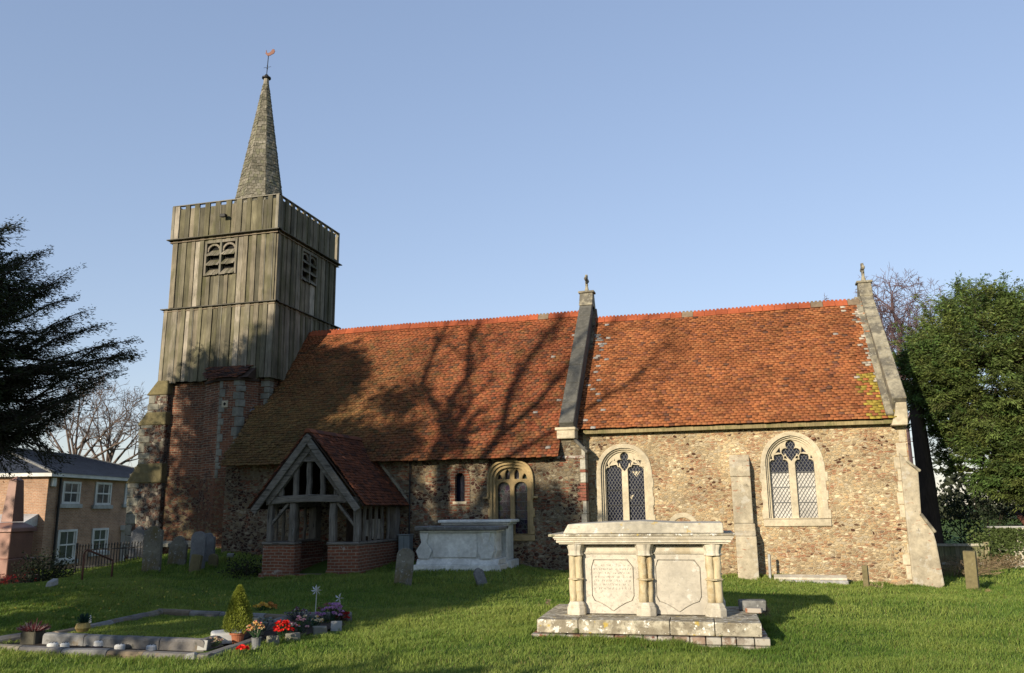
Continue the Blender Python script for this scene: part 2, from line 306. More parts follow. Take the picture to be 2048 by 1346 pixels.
m_palegrey = M('pale_grey_limestone', (.56, .57, .53), ns=(12, 12, 12), amt=.25, bump=.6, spots=[((.42, .42, .38), 4, .56, .1, .6), ((.5, .46, .3), 6, .64, .06, .5)], al=1.0)
m_greylid = M('dark_lid_stone', (.26, .26, .25), ns=(14, 14, 14), amt=.45, bump=.7, spots=[((.58, .58, .55), 13, .6, .04, .8), ((.08, .08, .07), 6, .55, .1, .7)], al=0.55)
m_head = M('lichened_headstone', (.30, .28, .22), ns=(12, 12, 12), amt=.35, bump=.6, spots=[((.24, .19, .07), 2.5, .5, .1, .7), ((.62, .63, .6), 15, .6, .03, .9)], al=0.5)
m_headg = M('grey_headstone', (.34, .35, .36), ns=(12, 12, 12), amt=.3, bump=.5, spots=[((.55, .56, .53), 14, .63, .04, .8), ((.2, .18, .08), 4, .62, .06, .6)], al=0.42)
m_heady = M('mossy_headstone', (.26, .22, .11), ns=(12, 12, 12), amt=.3, bump=.5, spots=[((.4, .36, .24), 10, .62, .05, .6)], al=0.5)
m_kerb = M('grave_kerb_stone', None, ns=(9, 9, 9), amt=.35, bump=.6, spots=[((.33, .24, .12), 3, .58, .08, .6), ((.5, .5, .46), 16, .64, .04, .7), ((.07, .08, .05), 5, .6, .08, .6)], al=0.42)
m_granite = M('pink_granite', (.36, .19, .14), rough=.5, ns=(60, 60, 60), amt=.3, spec=.4, bump=.1, al=0.6)
m_conc = M('pale_concrete', (.5, .5, .47), amt=.2, al=0.6)
m_terra = M('terracotta', (.42, .15, .075), amt=.25)
m_oldbrick = M('old_red_brick', None, ns=(14, 14, 14), amt=.4, bump=.8, spots=[((.66, .62, .53), 8, .44, .1, .9), ((.07, .09, .03), 5, .63, .06, .8)], al=0.5)
m_soil = M('dark_soil', (.05, .038, .028), ns=(20, 20, 20), amt=.5, bump=1)
m_gravel = M('grave_chippings', (.16, .155, .145), ns=(40, 40, 40), amt=.5, bump=1)
m_col = M('painted', None, rough=.6, ns=(30, 30, 30), amt=.12, bump=.05)
m_bark = M('bark', (.10, .082, .06), ns=(14, 14, 4), amt=.5, bump=1, bd=.03)
m_bark_d = M('dark_bark', (.055, .04, .03), ns=(14, 14, 4), amt=.5, bump=1, bd=.03)
m_twig = M('twig_bark', (.16, .12, .10), amt=.3, bump=0)
m_twigp = M('purple_twig_bark', (.17, .11, .115), amt=.3, bump=0)
m_leaf = leafmat('leaf'); m_petal = leafmat('petal', .3); m_grass = leafmat('grass_blade', .35, .5); m_dry = leafmat('dry_stalk', .2)
m_fence = M('fence_board', None, ns=(26, 26, 2.5), amt=.4, spots=[((.16, .17, .06), 3, .52, .1, .6)], al=0.6)
# ================================================================== GROUND
def axis_pts(lo, hi, step, far):
    a = np.arange(lo, hi+1e-6, step); g = np.array([1.5, 4, 9, 20, 45, 100, 250, 700]); g = g[g < far]
    return np.concatenate([lo-g[::-1], a, hi+g])
def make_ground():
    xs = axis_pts(-34, 16, .3, 800); ys = axis_pts(-8, 36, .3, 800); X, Y = np.meshgrid(xs, ys); Z = gz(X, Y)
    V = np.stack([X, Y, Z], -1).reshape(-1, 3); nx = len(xs); i = np.arange(len(xs)-1); j = np.arange(len(ys)-1); I, J = np.meshgrid(i, j)
    a = (J*nx+I).ravel(); F = np.stack([a, a+1, a+1+nx, a+nx], 1)
    b = NB('lawn_ground', .95, .15); n1 = b.noise((9, 9, 9), 6, .7); n2 = b.noise((.6, .6, .6), 4, .6, (3, 1, 0))
    c = b.ramp(n2, [(.3, (.050, .09, .014)), (.55, (.075, .12, .02)), (.75, (.105, .13, .03))]); c = b.mix(.7, c, b.ramp(n1, [(.25, (.45,)*3), (.75, (1.5,)*3)]), 'MULTIPLY')
    c = b.mix(b.rng(b.noise((1.3, 1.3, 1.3), 4, .6, (8, 8, 0)), .66, .72, 0, .6), c, (.09, .07, .04)); b.bump(n1, .8, .04); m = b.done(c)
    tag(mesh_np('lawn', V, F, None, m, smooth=True), 'mown green churchyard grass', None, None, 'structure')
make_ground()
# ================================================================== CHURCH
CH = thing('church', 'old village church of rubble and brick with orange tile roofs, wooden belfry and shingled spire', 'church', (-5, 20, 0))
def part(o): o.parent = CH; o.matrix_parent_inverse = Matrix.Translation((5, -20, 0)); return o
YC, YN = 20.0, 19.5                 # south faces of chancel and nave walls
YR, ZRC, ZRN = 22.7, 6.8, 7.02      # ridge
# ---------- arches
def arch(cx, hw, sill, spring, rise, n=10, round_=False, inset=0):
    """closed outline of an opening: pointed (two centres) or round / depressed (superellipse)"""
    hw -= inset; L = []
    if round_:
        p = round_
        for i in range(2*n+1):
            t = math.pi*i/(2*n); c, s = math.cos(t), math.sin(t)
            L.append((cx+hw*math.copysign(abs(c)**(2/p), c), spring+(rise-inset)*abs(s)**(2/p)))
    else:
        h = rise-inset; R = (hw*hw+h*h)/(2*hw); c = hw-R
        for i in range(n+1):
            t = math.atan2(h, -c)*i/n; L.append((cx+c+R*math.cos(t), spring+R*math.sin(t)))
        L += [(2*cx-x, z) for x, z in L[-2::-1]]
    return [(cx+hw, sill+inset)]+L+[(cx-hw, sill+inset)]
def polar(cx, cz, circles, a0=0, a1=2*math.pi, n=40, extra=None):
    out = []
    for i in range(n+1):
        t = a0+(a1-a0)*i/n; d = (math.cos(t), math.sin(t)); best = 0
        for (x, z, r) in circles:
            ox, oz = x-cx, z-cz; b = d[0]*ox+d[1]*oz; q = r*r-(ox*ox+oz*oz-b*b)
            if q > 0: best = max(best, b+math.sqrt(q))
        if extra: best = max(best, extra(t))
        out.append((cx+d[0]*best, cz+d[1]*best))
    return out
def lattice(name, holes, y, pitch, wdt, mat, parent, ratio=1.55, clip=None):
    mb = MB()
    for poly in holes:
        P = np.array(poly); x0, z0 = P.min(0); x1, z1 = P.max(0)
        for sgn in (1, -1):
            d = np.array([1, sgn*ratio]); d /= np.linalg.norm(d); nrm = np.array([-d[1], d[0]])
            pr = P@nrm
            k0, k1 = math.floor(pr.min()/pitch), math.ceil(pr.max()/pitch)
            for k in range(k0, k1+1):
                o = k*pitch+.31*pitch; ts = []
                for i in range(len(P)):
                    a, b = P[i], P[(i+1) % len(P)]; fa, fb = a@nrm-o, b@nrm-o
                    if fa*fb < 0: ts.append((a+(b-a)*fa/(fa-fb))@d)
                ts.sort()
                for t0, t1 in zip(ts[::2], ts[1::2]):
                    if t1-t0 > .02:
                        a = nrm*o+d*t0; b = nrm*o+d*t1; mb.bar((a[0], y, a[1]), (b[0], y, b[1]), wdt*.6, wdt, (0, 1, 0))
    return mb.build(name, mat, parent)
def frame_ring(name, cx, hw_o, hw_i, sill, spring, rise_o, rise_i, y0, d, mat, parent, bev=.012, jag=0, **k):
    o = arch(cx, hw_o, sill, spring, rise_o, **k)
    if jag:
        base = []; zs = np.linspace(spring, sill, 7)
        def side(s):
            L = []
            for i in range(6):
                e = jag*(1 if i % 2 else .25)*(.7+.6*random.random()); L += [(cx+s*(hw_o+e), zs[i]-.003), (cx+s*(hw_o+e), zs[i+1]+.003)]
            return L
        o = side(1)[::-1]+o[1:-1]+side(-1)
    return plate(name, o, [arch(cx, hw_i, sill-.0, spring, rise_i, **k)[::-1]], y0, d, mat, parent, bev)
CHW = []   # chancel wall holes
def tracery_window(pxl, pxr, ztop_px, sill_px, spring_px, blind):
    a = onY(pxl, sill_px, YC); b = onY(pxr, sill_px, YC); cx = (a[0]+b[0])/2; hw = (b[0]-a[0])/2
    cxp = (pxl+pxr)/2-4; sill = (a[2]+b[2])/2; spring = onY(cxp, spring_px, YC)[2]; top = onY(cxp, ztop_px, YC)[2]; rise = top-spring
    W = part(frame_ring('window', cx, hw+.17, hw+.085, sill-.02, spring, rise+.17, rise+.085, YC-.03, .16, m_stone, None, .014, jag=.05))
    W['label'] = 'east chancel window with pale blind' if blind else 'west chancel window with dark glass'
    CHW.append(arch(cx, hw+.10, sill-.02, spring, rise+.10))
    frame_ring('inner_moulding', cx, hw+.09, hw+.045, sill-.02, spring, rise+.09, rise+.045, YC+.03, .12, m_stone, W, .012)
    frame_ring('chamfer_moulding', cx, hw+.05, hw-.0, sill-.02, spring, rise+.05, rise, YC+.085, .14, m_stone, W, .01)
    # tracery
    mw = .045; holes = []; lw = (hw-mw)/2-.03
    for s in (-1, 1):
        lc = cx+s*(hw+mw)/2*1.0; l = lw
        z0 = spring-.01; circ = [(lc-l*.55, z0, l*.46), (lc+l*.55, z0, l*.46), (lc, z0+l*.72, l*.5), (lc, z0+.1*l, l*.35)]
        head = polar(lc, z0, circ, -.12, math.pi+.12, 30)
        holes.append([(lc-l, sill), (lc+l, sill)]+[p for p in head])
        # spandrel eyelets beside the cusps
        for q in (-1, 1):
            ex, ez = lc+q*l*.80, z0+l*.72; holes.append([(ex-.028, ez-.02), (ex+.028, ez-.035), (ex-q*.01, ez+.05)][::1])
    tz = top-.30*hw*1.0; tr = hw*.2; kz = top-hw*.98
    circ = [(cx, tz+.02, tr*1.02), (cx-tr*1.15, tz-tr*1.35, tr*.8), (cx+tr*1.15, tz-tr*1.35, tr*.8), (cx, tz-tr*1.3, tr*.9)]
    top_h = polar(cx, tz-tr*1.1, circ, 0, 2*math.pi*39/40, 39, extra=lambda t: (tz-tr*1.1-kz)/max(.25, (-math.sin(t))+1.25*abs(math.cos(t))) if math.sin(t) < -.3 else 0)
    holes.append(top_h)
    for q in (-1, 1):
        holes.append([(cx+q*hw*.47, top-hw*.36), (cx+q*hw*.70, top-hw*.66), (cx+q*hw*.44, top-hw*.62)])
    O = arch(cx, hw+.02, sill-.02, spring, rise+.02)
    plate('tracery', O, holes, YC+.13, .1, m_stone, W, .016)
    g = MB(); g.prism(arch(cx, hw+.02, sill-.02, spring, rise+.02), YC+.235, YC+.25); g.build('glass', m_glass, W)
    big = [h for h in holes if len(h) > 10]
    lattice('lead_lattice', big, YC+.205, .066, .013, m_came, W)
    bars = MB()
    zs = (.33, .62) if not blind else (.28, .56, .84)
    for h in big[:2]:
        x0 = min(p[0] for p in h); x1 = max(p[0] for p in h)
        for z in zs: bars.box(x0, x1, YC+.19, YC+.2, sill+(spring-sill)*z, sill+(spring-sill)*z+.012)
    bars.build('saddle_bars', m_iron if not blind else m_came, W)
    if blind:
        z1 = onY(cxp, 946, YC+.2)[2]; mb = MB(); mb.box(cx-hw, cx+hw, YC+.222, YC+.23, sill, z1); mb.build('blind', m_blind, W)
    else:
        mb = MB(); h = big[1]; x0 = min(p[0] for p in h); x1 = max(p[0] for p in h); c = (x0+x1)/2
        mb.prism([(c-.1, spring-.03), (c+.1, spring-.03), (c, spring-.16)], YC+.225, YC+.232)
        mb.prism([(x0+.02, spring-.62), (x0+.06, spring-.72), (x0+.14, spring-.56)], YC+.225, YC+.232); mb.build('repaired_panes', m_stone, W)
    s = MB(); s.prism([(YC-.05, sill-.18), (YC-.05, sill-.03), (YC+.22, sill+.005), (YC+.22, sill-.18)], cx-hw-.2, cx+hw+.22, 'yz'); s.build('sill', m_stone, W, .012)
    return W
tracery_window(1211, 1293, 902, 1046, 940, False)
tracery_window(1545, 1641, 877, 1036, 926, True)
# niche behind the large tomb
nx, nzz = onY(1366, 1046, YC)[0], onY(1366, 1046, YC)[2]
NI = part(plate('piscina_niche', arch(nx, .36, nzz-.55, nzz-.12, .36, n=6), [arch(nx, .24, nzz-.5, nzz-.12, .24, n=6)[::-1]], YC-.03, .12, m_stone, None, .015))
mb = MB(); mb.prism(arch(nx, .25, nzz-.5, nzz-.12, .25, n=6), YC+.03, YC+.04); mb.build('recess', m_butt, NI)
# ---------- chancel walls
zc = 3.42
part(plate('chancel_wall', [(-3.9, -.6), (3.5, -.6), (3.5, zc), (-3.9, zc)], CHW, YC, .45, m_chancel))
mb = MB(); mb.prism([(20.46, -.6), (25.4, -.6), (25.4, zc), (YR, ZRC-.05), (20.2, zc+.0), (20.46, zc-.3)], 3.02, 3.47, 'yz'); mb.box(-3.9, 3.0, 25.0, 25.4, -.6, zc); part(mb.build('chancel_gable_wall', m_chancel))
mb = MB(); mb.box(-3.8, 3.0, 20.7, 20.72, -.5, zc); part(mb.build('chancel_interior', m_dark))
# ---------- nave walls
NW = []
a = onY(1022, 1068, YN); ncx = a[0]; nsill = a[2]; nL = onY(989, 1000, YN)[0]; nR = onY(1055, 1000, YN)[0]; ncx = (nL+nR)/2; nhw = (nR-nL)/2
nspr = onY(1022, 965, YN)[2]; ntop = onY(1022, 934, YN)[2]
W = part(frame_ring('window', ncx, nhw+.13, nhw+.07, nsill-.02, nspr, ntop-nspr+.13, ntop-nspr+.07, YN-.03, .16, m_stone_y, None, .014, jag=.04, round_=2.7)); W['label'] = 'nave window of yellow stone with two stained lights'
NW.append(arch(ncx, nhw+.08, nsill-.02, nspr, ntop-nspr+.08, round_=2.7))
frame_ring('inner_moulding', ncx, nhw+.075, nhw, nsill-.02, nspr, ntop-nspr+.075, ntop-nspr, YN+.03, .14, m_stone_y, W, .012, round_=2.7)
lz = onY(1022, 975, YN)[2]; holes = []; l = nhw/2-.045
for s in (-1, 1):
    lc = ncx+s*(nhw/2+.01); holes.append(arch(lc, l, nsill, lz-.02, l*.95, round_=2.1))
    for q in (-1, 1):
        pc = lc+q*l*.62; zt = (ntop-.05) if q == -s else ntop-.16; holes.append(arch(pc, l*.36, lz+l*.9+(.04 if abs(q) else 0)+.02, zt-.12, .12, n=5))
plate('tracery', arch(ncx, nhw+.01, nsill-.02, nspr, ntop-nspr+.01, round_=2.7), holes, YN+.12, .1, m_stone_y, W, .014)
g = MB(); g.prism(arch(ncx, nhw+.02, nsill-.02, nspr, ntop-nspr+.02, round_=2.7), YN+.225, YN+.24); g.build('glass', m_stain, W)
bars = MB()
for h in holes:
    if len(h) > 20:
        x0 = min(p[0] for p in h); x1 = max(p[0] for p in h)
        for k in range(5): bars.box(x0, x1, YN+.2, YN+.21, nsill+.12+k*.21, nsill+.13+k*.21)
bars.build('saddle_bars', m_came, W)
s = MB(); s.prism([(YN-.04, nsill-.16), (YN-.04, nsill-.03), (YN+.22, nsill+.005), (YN+.22, nsill-.16)], ncx-nhw-.17, ncx+nhw+.17, 'yz'); s.build('sill', m_stone_y, W, .012)
hm = arch(ncx, nhw+.17, lz-.22, nspr, ntop-nspr+.17, round_=2.7); hi = arch(ncx, nhw+.12, lz-.22, nspr, ntop-nspr+.12, round_=2.7)
HM = plate('hood_mould', hm+hi[::-1], [], YN-.09, .09, m_stone_y, W, .012)
mb = MB(); [mb.box(ncx+q*(nhw+.2)-.07, ncx+q*(nhw+.2)+.07, YN-.1, YN-.002, lz-.26, lz-.21) for q in (-1, 1)]; mb.build('label_stop', m_stone_y, W, .01)
# lancet
lx = onY(920, 975, YN)[0]; lt = onY(920, 946, YN)[2]; lb = onY(920, 1003, YN)[2]
W = part(plate('window', arch(lx, .26, lb-.1, lt-.14, .28, n=8, round_=2), [arch(lx, .125, lb, lt-.13, .13, n=8, round_=2)[::-1]], YN-.02, .14, m_porchbrick, None, .006)); W['label'] = 'small brick edged lancet window'
NW.append(arch(lx, .2, lb-.02, lt-.13, .2, n=8, round_=2))
g = MB(); g.prism(arch(lx, .2, lb-.02, lt-.13, .2, n=8, round_=2), YN+.2, YN+.21); g.build('glass', m_glass, W)
s = MB(); s.box(lx-.18, lx+.18, YN-.035, YN+.15, lb-.06, lb+.0); s.build('sill', m_stone, W, .01)
nx0, nx1 = -13.35, -3.62
part(plate('nave_wall', [(nx0, -.6), (nx1, -.6), (nx1, 2.88), (-3.86, 3.2), (-3.86, 3.42), (-4.22, 3.42), (-4.22, 2.86), (nx0, 2.86)], NW, YN, .45, m_nave))
mb = MB(); mb.box(nx0+.002, nx0+.45, YN+.46, 25.9, -.6, 2.9); mb.box(nx0+.5, -3.62, 25.45, 25.9, -.6, 2.86)
mb.prism([(YN+.46, -.6), (25.4, -.6), (25.4, 2.9), (YR, ZRN+.1), (YN+.46, 3.3)], -4.2, -3.75, 'yz'); part(mb.build('nave_gable_wall', m_nave))
mb = MB(); mb.box(-12.8, -4.3, 20.2, 20.22, -.5, 2.8); part(mb.build('nave_interior', m_dark))
# red and white quoins at the nave corner
mb = MB(); z = .3; i = 0
while z < 2.8:
    h = random.choice((.07, .07, .07, .3, .24)); big = h > .1
    mb.box(nx1-(.13 if i % 2 else .2)*(1 if not big else .6), nx1+.006, YN-.008, YN+.3, z, z+h-.012, (.36, .34, .28) if big else (.2, .075, .05)); z += h; i += 1
part(mb.build('quoin', M('corner_brick', None, ns=(14, 14, 14), amt=.4, bump=.8, al=.8), None, .006))
# sloped weathering and kneeler where coping meets the nave corner
mb = MB(); mb.hexa([(-3.88, YN-.05, 3.16), (-3.58, YN-.05, 2.84), (-3.58, YN+.42, 2.84), (-3.88, YN+.42, 3.16), (-3.86, YN-.05, 3.24), (-3.54, YN-.05, 2.9), (-3.54, YN+.42, 2.9), (-3.86, YN+.42, 3.24)])
part(mb.build('weathering_stone', m_coping_d, None, .01))
mb = MB(); mb.box(-4.3, nx1-.0, YN-.02, YN-.002, 2.74, 2.8, (.22, .09, .06)); part(mb.build('brick_band', m_oldbrick))
# ---------- roofs
def roof_mesh(name, eave0, ex, es, W, L, tw, gauge, inside, colf, mat, thick=.016, sag=.02, lift=.01):
    """plain clay tiles laid as single slabs in courses; eave0 = left eave corner, ex along eave, es up the slope"""
    ex = np.array(ex, float); es = np.array(es, float); nn = np.cross(ex, es); nn /= np.linalg.norm(nn); O = []; A = []; B = []; Cc = []; K = []
    rows = int(L/gauge)+1
    for r in range(rows):
        s0 = r*gauge; n = int(W/tw)+2; off = (r % 2)*tw/2+rng.normal(0, .012)
        wx = rng.normal(0, .006)
        for k in range(n):
            x0 = k*tw-off; x1 = x0+tw*.975
            x0 = max(x0, 0); x1 = min(x1, W)
            if x1-x0 < .02 or not inside((x0+x1)/2, s0+gauge*.5): continue
            ln = min(gauge*1.45, L-s0+.02); wv = sag*(math.sin(x0*.9+1)+math.sin(x0*2.3+s0*1.1)*.5)*math.sin(min(1, s0/L)*math.pi)
            t = rng.normal(0, .0035); s1 = s0+rng.normal(0, .007)
            o = np.array(eave0)+ex*x0+es*s1+nn*(wv+lift+.012+t)
            O.append(o); A.append(ex*(x1-x0)+nn*rng.normal(0, .003)); B.append(es*ln-nn*(.014+lift)); Cc.append(nn*thick); K.append(colf((x0+x1)/2, s0))
    V, F = boxes_np(np.array(O), np.array(A), np.array(B), np.array(Cc))
    return mesh_np(name, V, F, np.repeat(np.array(K), 6, 0), mat)
def slope_vec(y0, z0, y1, z1): d = np.array([0, y1-y0, z1-z0]); L = np.linalg.norm(d); return d/L, L
def pick(pal, p=None):
    c = np.array(pal[rng.choice(len(pal), p=p)]); return c*rng.uniform(.92, 1.08)
TC = [(.46, .165, .06), (.42, .145, .055), (.49, .195, .075), (.37, .13, .055), (.29, .11, .058), (.19, .09, .056)]
TCP = [.34, .28, .18, .12, .06, .02]
def chancel_col(x, s):
    c = pick(TC, TCP); u = x/7.2
    nr = np.clip((x-6.45)/.6, 0, 1); lich = rng.random()
    if lich < .5*nr*nr*(s > 1.2): c = np.array((.62, .55, .45))*rng.uniform(.8, 1.1)
    elif x > 6.3+.25*rng.random() and s < 1.5 and rng.random() < .75*nr+.1: c = np.array((.45, .34, .06))*rng.uniform(.7, 1.2)
    elif rng.random() < .16*np.exp(-((x-(.35+.12*(4-s)*.25))/.22)**2)+.002: c = np.array((.6, .55, .5))*rng.uniform(.7, 1.05)
    if rng.random() < .10+.12*(s > 4.1): c = c*.62
    return c
es, L = slope_vec(19.72, 3.43, YR, ZRC)
CR = part(roof_mesh('chancel_roof', (-3.88, 19.72, 3.43), (1, 0, 0), es, 7.17, L, .125, .086, lambda x, s: True, chancel_col, m_roof))
mb = MB(); P0 = np.array((-3.88, 19.76, 3.41))
mb.hexa([(-3.88, 19.8, 3.42), (3.3, 19.8, 3.42), (3.3, YR, ZRC-.04), (-3.88, YR, ZRC-.04), (-3.88, 19.78, 3.45), (3.3, 19.78, 3.45), (3.3, YR, ZRC-.01), (-3.88, YR, ZRC-.01)])
mb.hexa([(-3.88, YR, ZRC-.04), (3.3, YR, ZRC-.04), (3.3, 25.7, 3.4), (-3.88, 25.7, 3.4), (-3.88, YR, ZRC-.01), (3.3, YR, ZRC-.01), (3.3, 25.7, 3.44), (-3.88, 25.7, 3.44)]); mb.build('roof_boarding', m_under, CR)
mb = MB(); mb.box(-3.7, 3.25, 19.8, 19.95, 3.33, 3.415, (.33, .27, .14)); eb = mb.build('eaves_board', m_fence, CR)
def crest(name, x0, x1, z, parent, xw=.3, seed=0):
    mb = MB(); n = int((x1-x0)/xw); w = (x1-x0)/n
    for i in range(n):
        c = np.array((.50, .125, .05))*rng.uniform(.8, 1.15); c = (.27, .2, .13) if rng.random() < .07 else tuple(c); a = x0+i*w; dz = .012*math.sin(a*1.1)+rng.normal(0, .003)
        pr = [(YR-.17, z-.13), (YR-.16, z-.1), (YR-.06, z+.04), (YR+.06, z+.04), (YR+.16, z-.1), (YR+.17, z-.13)]
        mb.prism([(p, q+dz) for p, q in pr], a+.003, a+w-.003, 'yz', c)
        for k in range(3): b = a+w*(k+.2)/3; mb.box(b, b+w*.19, YR-.022, YR+.022, z+.036+dz, z+.078+dz, c)
    return mb.build(name, m_ridge, parent, .004)
crest('ridge_tiles', -3.82, 3.18, ZRC, CR)
TN = [(.40, .125, .05), (.34, .10, .045), (.30, .12, .055), (.42, .15, .06), (.2, .08, .045), (.13, .065, .04)]
def nave_col(x, s):
    c = pick(TN, [.3, .26, .2, .13, .08, .03]); xx = nx0+x
    m = sst((-6.2-xx)/5.5)*.75*sst(1.1-s/6)
    c = c*(1-m)+np.array((.20, .15, .05))*m*rng.uniform(.7, 1.3)
    if s > 4.9: c = c*.6+np.array((.5, .14, .05))*.4
    if xx > -4.9 and rng.random() < .012: c = np.array((.5, .46, .42))
    if s < .6: c *= .9
    return c
e0 = (nx0-.12, 19.17, 2.755); es, L = slope_vec(19.17, 2.755, YR, ZRN)
def nave_in(x, s):
    X = e0[0]+x; Y = e0[1]+es[1]*s
    return X > -12.92 or Y < 20.62 and X > -13.35+.1*(Y-19.3)
NR = part(roof_mesh('nave_roof', e0, (1, 0, 0), es, -4.2-e0[0], L, .125, .086, nave_in, nave_col, m_roof_n))
mb = MB()
def slab(x0, x1, ya, yb, t=.03):
    f = lambda y: 2.755+(ZRN-2.755)/(YR-19.17)*(y-19.17)
    mb.hexa([(x0, ya, f(ya)-.05), (x1, ya, f(ya)-.05), (x1, yb, f(yb)-.05), (x0, yb, f(yb)-.05), (x0, ya, f(ya)-.02), (x1, ya, f(ya)-.02), (x1, yb, f(yb)-.02), (x0, yb, f(yb)-.02)])
slab(-13.3, -12.9, 19.24, 20.6); slab(-12.9, -4.2, 19.24, YR)
mb.hexa([(-12.9, YR, ZRN-.05), (-4.2, YR, ZRN-.05), (-4.2, 26.2, 2.75), (-12.9, 26.2, 2.75), (-12.9, YR, ZRN-.01), (-4.2, YR, ZRN-.01), (-4.2, 26.2, 2.79), (-12.9, 26.2, 2.79)]); mb.build('roof_boarding', m_under, NR)
crest('ridge_tiles', -12.75, -4.22, ZRN, NR)
mb = MB(); mb.hexa([(-13.45, 20.5, 4.32), (-12.85, 20.5, 4.32), (-12.85, 20.75, 4.42), (-13.45, 20.75, 4.42), (-13.45, 20.5, 4.40), (-12.85, 20.5, 4.40), (-12.85, 20.75, 4.52), (-13.45, 20.75, 4.52)]); mb.build('lead_flashing', m_lead, NR, .01)
# ---------- gable copings with crosses
def coping(x0, x1, ya, za, yb, zb, mat, label, crossh, kneel=True):
    d, L = slope_vec(ya, za, yb, zb); n = 7; C = None; mb = MB(); nrm = np.array([0, -d[2], d[1]])
    for i in range(n):
        a = np.array([0, ya, za])+d*(L*i/n); b = np.array([0, ya, za])+d*(L*(i+1)/n-.006); t = .13
        mb.hexa([a+[x0, 0, 0]-nrm*.25, a+[x1, 0, 0]-nrm*.25, b+[x1, 0, 0]-nrm*.25, b+[x0, 0, 0]-nrm*.25, a+[x0, 0, 0]+nrm*t, a+[x1, 0, 0]+nrm*t, b+[x1, 0, 0]+nrm*t, b+[x0, 0, 0]+nrm*t])
        a2 = np.array([0, 2*yb-a[1], a[2]]); b2 = np.array([0, 2*yb-b[1], b[2]]); n2 = np.array([0, -nrm[1], nrm[2]])
        mb.hexa([b2+[x0, 0, 0]-n2*.25, b2+[x1, 0, 0]-n2*.25, a2+[x1, 0, 0]-n2*.25, a2+[x0, 0, 0]-n2*.25, b2+[x0, 0, 0]+n2*t, b2+[x1, 0, 0]+n2*t, a2+[x1, 0, 0]+n2*t, a2+[x0, 0, 0]+n2*t])
    C = part(mb.build('gable_coping', mat, None, .015)); C['label'] = label
    xm = (x0+x1)/2; wd = (x1-x0)/2; mb = MB()
    mb.prism([(yb-.3, zb-.1), (yb-.12, zb+.3), (yb+.12, zb+.3), (yb+.3, zb-.1)], x0-.01, x1+.01, 'yz'); mb.box(x0-.05, x1+.05, yb-.16, yb+.16, zb+.3, zb+.36); mb.build('apex_stone', m_coping, C, .015)
    mb = MB(); zt = zb+.36; mb.lathe([(.07, 0), (.05, .1), (.035, .18)], 8, (xm, yb, zt))
    h = crossh; mb.box(xm-.035, xm+.035, yb-.045, yb+.045, zt+.17, zt+h); mb.box(xm-.037, xm+.037, yb-.17, yb+.17, zt+h*.62, zt+h*.78)
    ring = []; 
    for k in range(13): t = 2*math.pi*k/12; ring.append((xm, yb+.13*math.cos(t), zt+h*.7+.13*math.sin(t)))
    mb.tube(ring, .022, 6, cap=False)
    for q in (-1, 1): mb.lathe([(.02, -.05), (.05, 0), (.02, .05)], 6, (xm, yb+q*.18, zt+h*.7))
    mb.build('cross', m_coping, C, .008)
    return C
c1 = coping(-4.2, -3.84, 19.42, 3.5, YR, 7.28, m_coping_d, 'dark lichened coping between nave and chancel', .5)
mb = MB(); mb.box(-4.26, -3.82, 19.36, 19.75, 3.2, 3.46); mb.box(-4.3, -3.8, 19.33, 19.75, 3.4, 3.47); mb.build('kneeler', m_stone, c1, .015)
c2 = coping(3.22, 3.52, 19.72, 3.78, YR+.25, 7.02, m_coping, 'pale coping of the east gable', .5)
mb = MB(); mb.prism([(3.17, 3.28), (3.5, 3.28), (3.52, 3.5), (3.52, 3.8), (3.3, 3.8), (3.28, 3.6)], 19.72, 20.05, 'xz'); mb.build('kneeler', m_stone, c2, .015)
mb = MB(); mb.bar((3.16, 19.72, 3.52), (3.16, YR+.1, 6.92), .16, .07, (0, -.6, .8)); mb.build('mortar_fillet', m_coping, c2, .01)
# ---------- buttresses
mb = MB(); X0, X1 = -.33, .12
mb.prism([(YC-.28, 2.24), (YC-.28, 2.48), (YC+.06, 2.80), (YC+.06, 2.24)], X0, X1, 'yz'); mb.box(X0+.02, X1, YC-.26, YC+.06, 1.2, 2.24); mb.box(X0+.02, X1+.03, YC-.30, YC+.06, .98, 1.2)
mb.box(X0+.04, X1+.04, YC-.46, YC+.06, -.5, .93); mb.prism([(YC-.46, .935), (YC-.28, 1.06), (YC+.05, 1.06), (YC+.05, .935)], X0+.03, X1+.035, 'yz')
part(mb.build('buttress', m_butt, None, .025, 2))['label'] = 'stepped stone buttress in the middle of the chancel'
pr = [(3.3, -.6), (onY(1889, 1172, YC)[0], -.1), (onY(1872, 1085, YC)[0], onY(1872, 1085, YC)[2]), (onY(1866, 1064, YC)[0], onY(1866, 1064, YC)[2]), (onY(1842, 1030, YC)[0], onY(1842, 1030, YC)[2]), (onY(1836, 942, YC)[0], onY(1836, 942, YC)[2]), (onY(1815, 925, YC)[0], onY(1815, 925, YC)[2]), (3.3, onY(1812, 915, YC)[2]+.12)]
mb = MB(); mb.prism(pr, YC-.06, YC+.5, 'xz')
B = part(mb.build('buttress', m_butt, None, .03, 2)); B['label'] = 'pale sloping buttress at the east corner'
mb = MB()
for a, b in ((3, 4), (5, 6)): mb.bar((pr[a][0]+.03, YC+.2, pr[a][1]-.01), (pr[b][0]-.02, YC+.2, pr[b][1]+.03), .64, .06, (.6, 0, .8))
mb.build('drip_stone', m_coping, B, .015)
mb = MB(); z = .0
for i in range(13):
    h = random.uniform(.2, .32); mb.box(3.47-random.uniform(.12, .32), 3.474, YC-.012, YC+.3, z, z+h-.012, (.5, .46, .37)); z += h
    if z > 3.2: break
part(mb.build('quoin', m_stone, None, .02, 2))
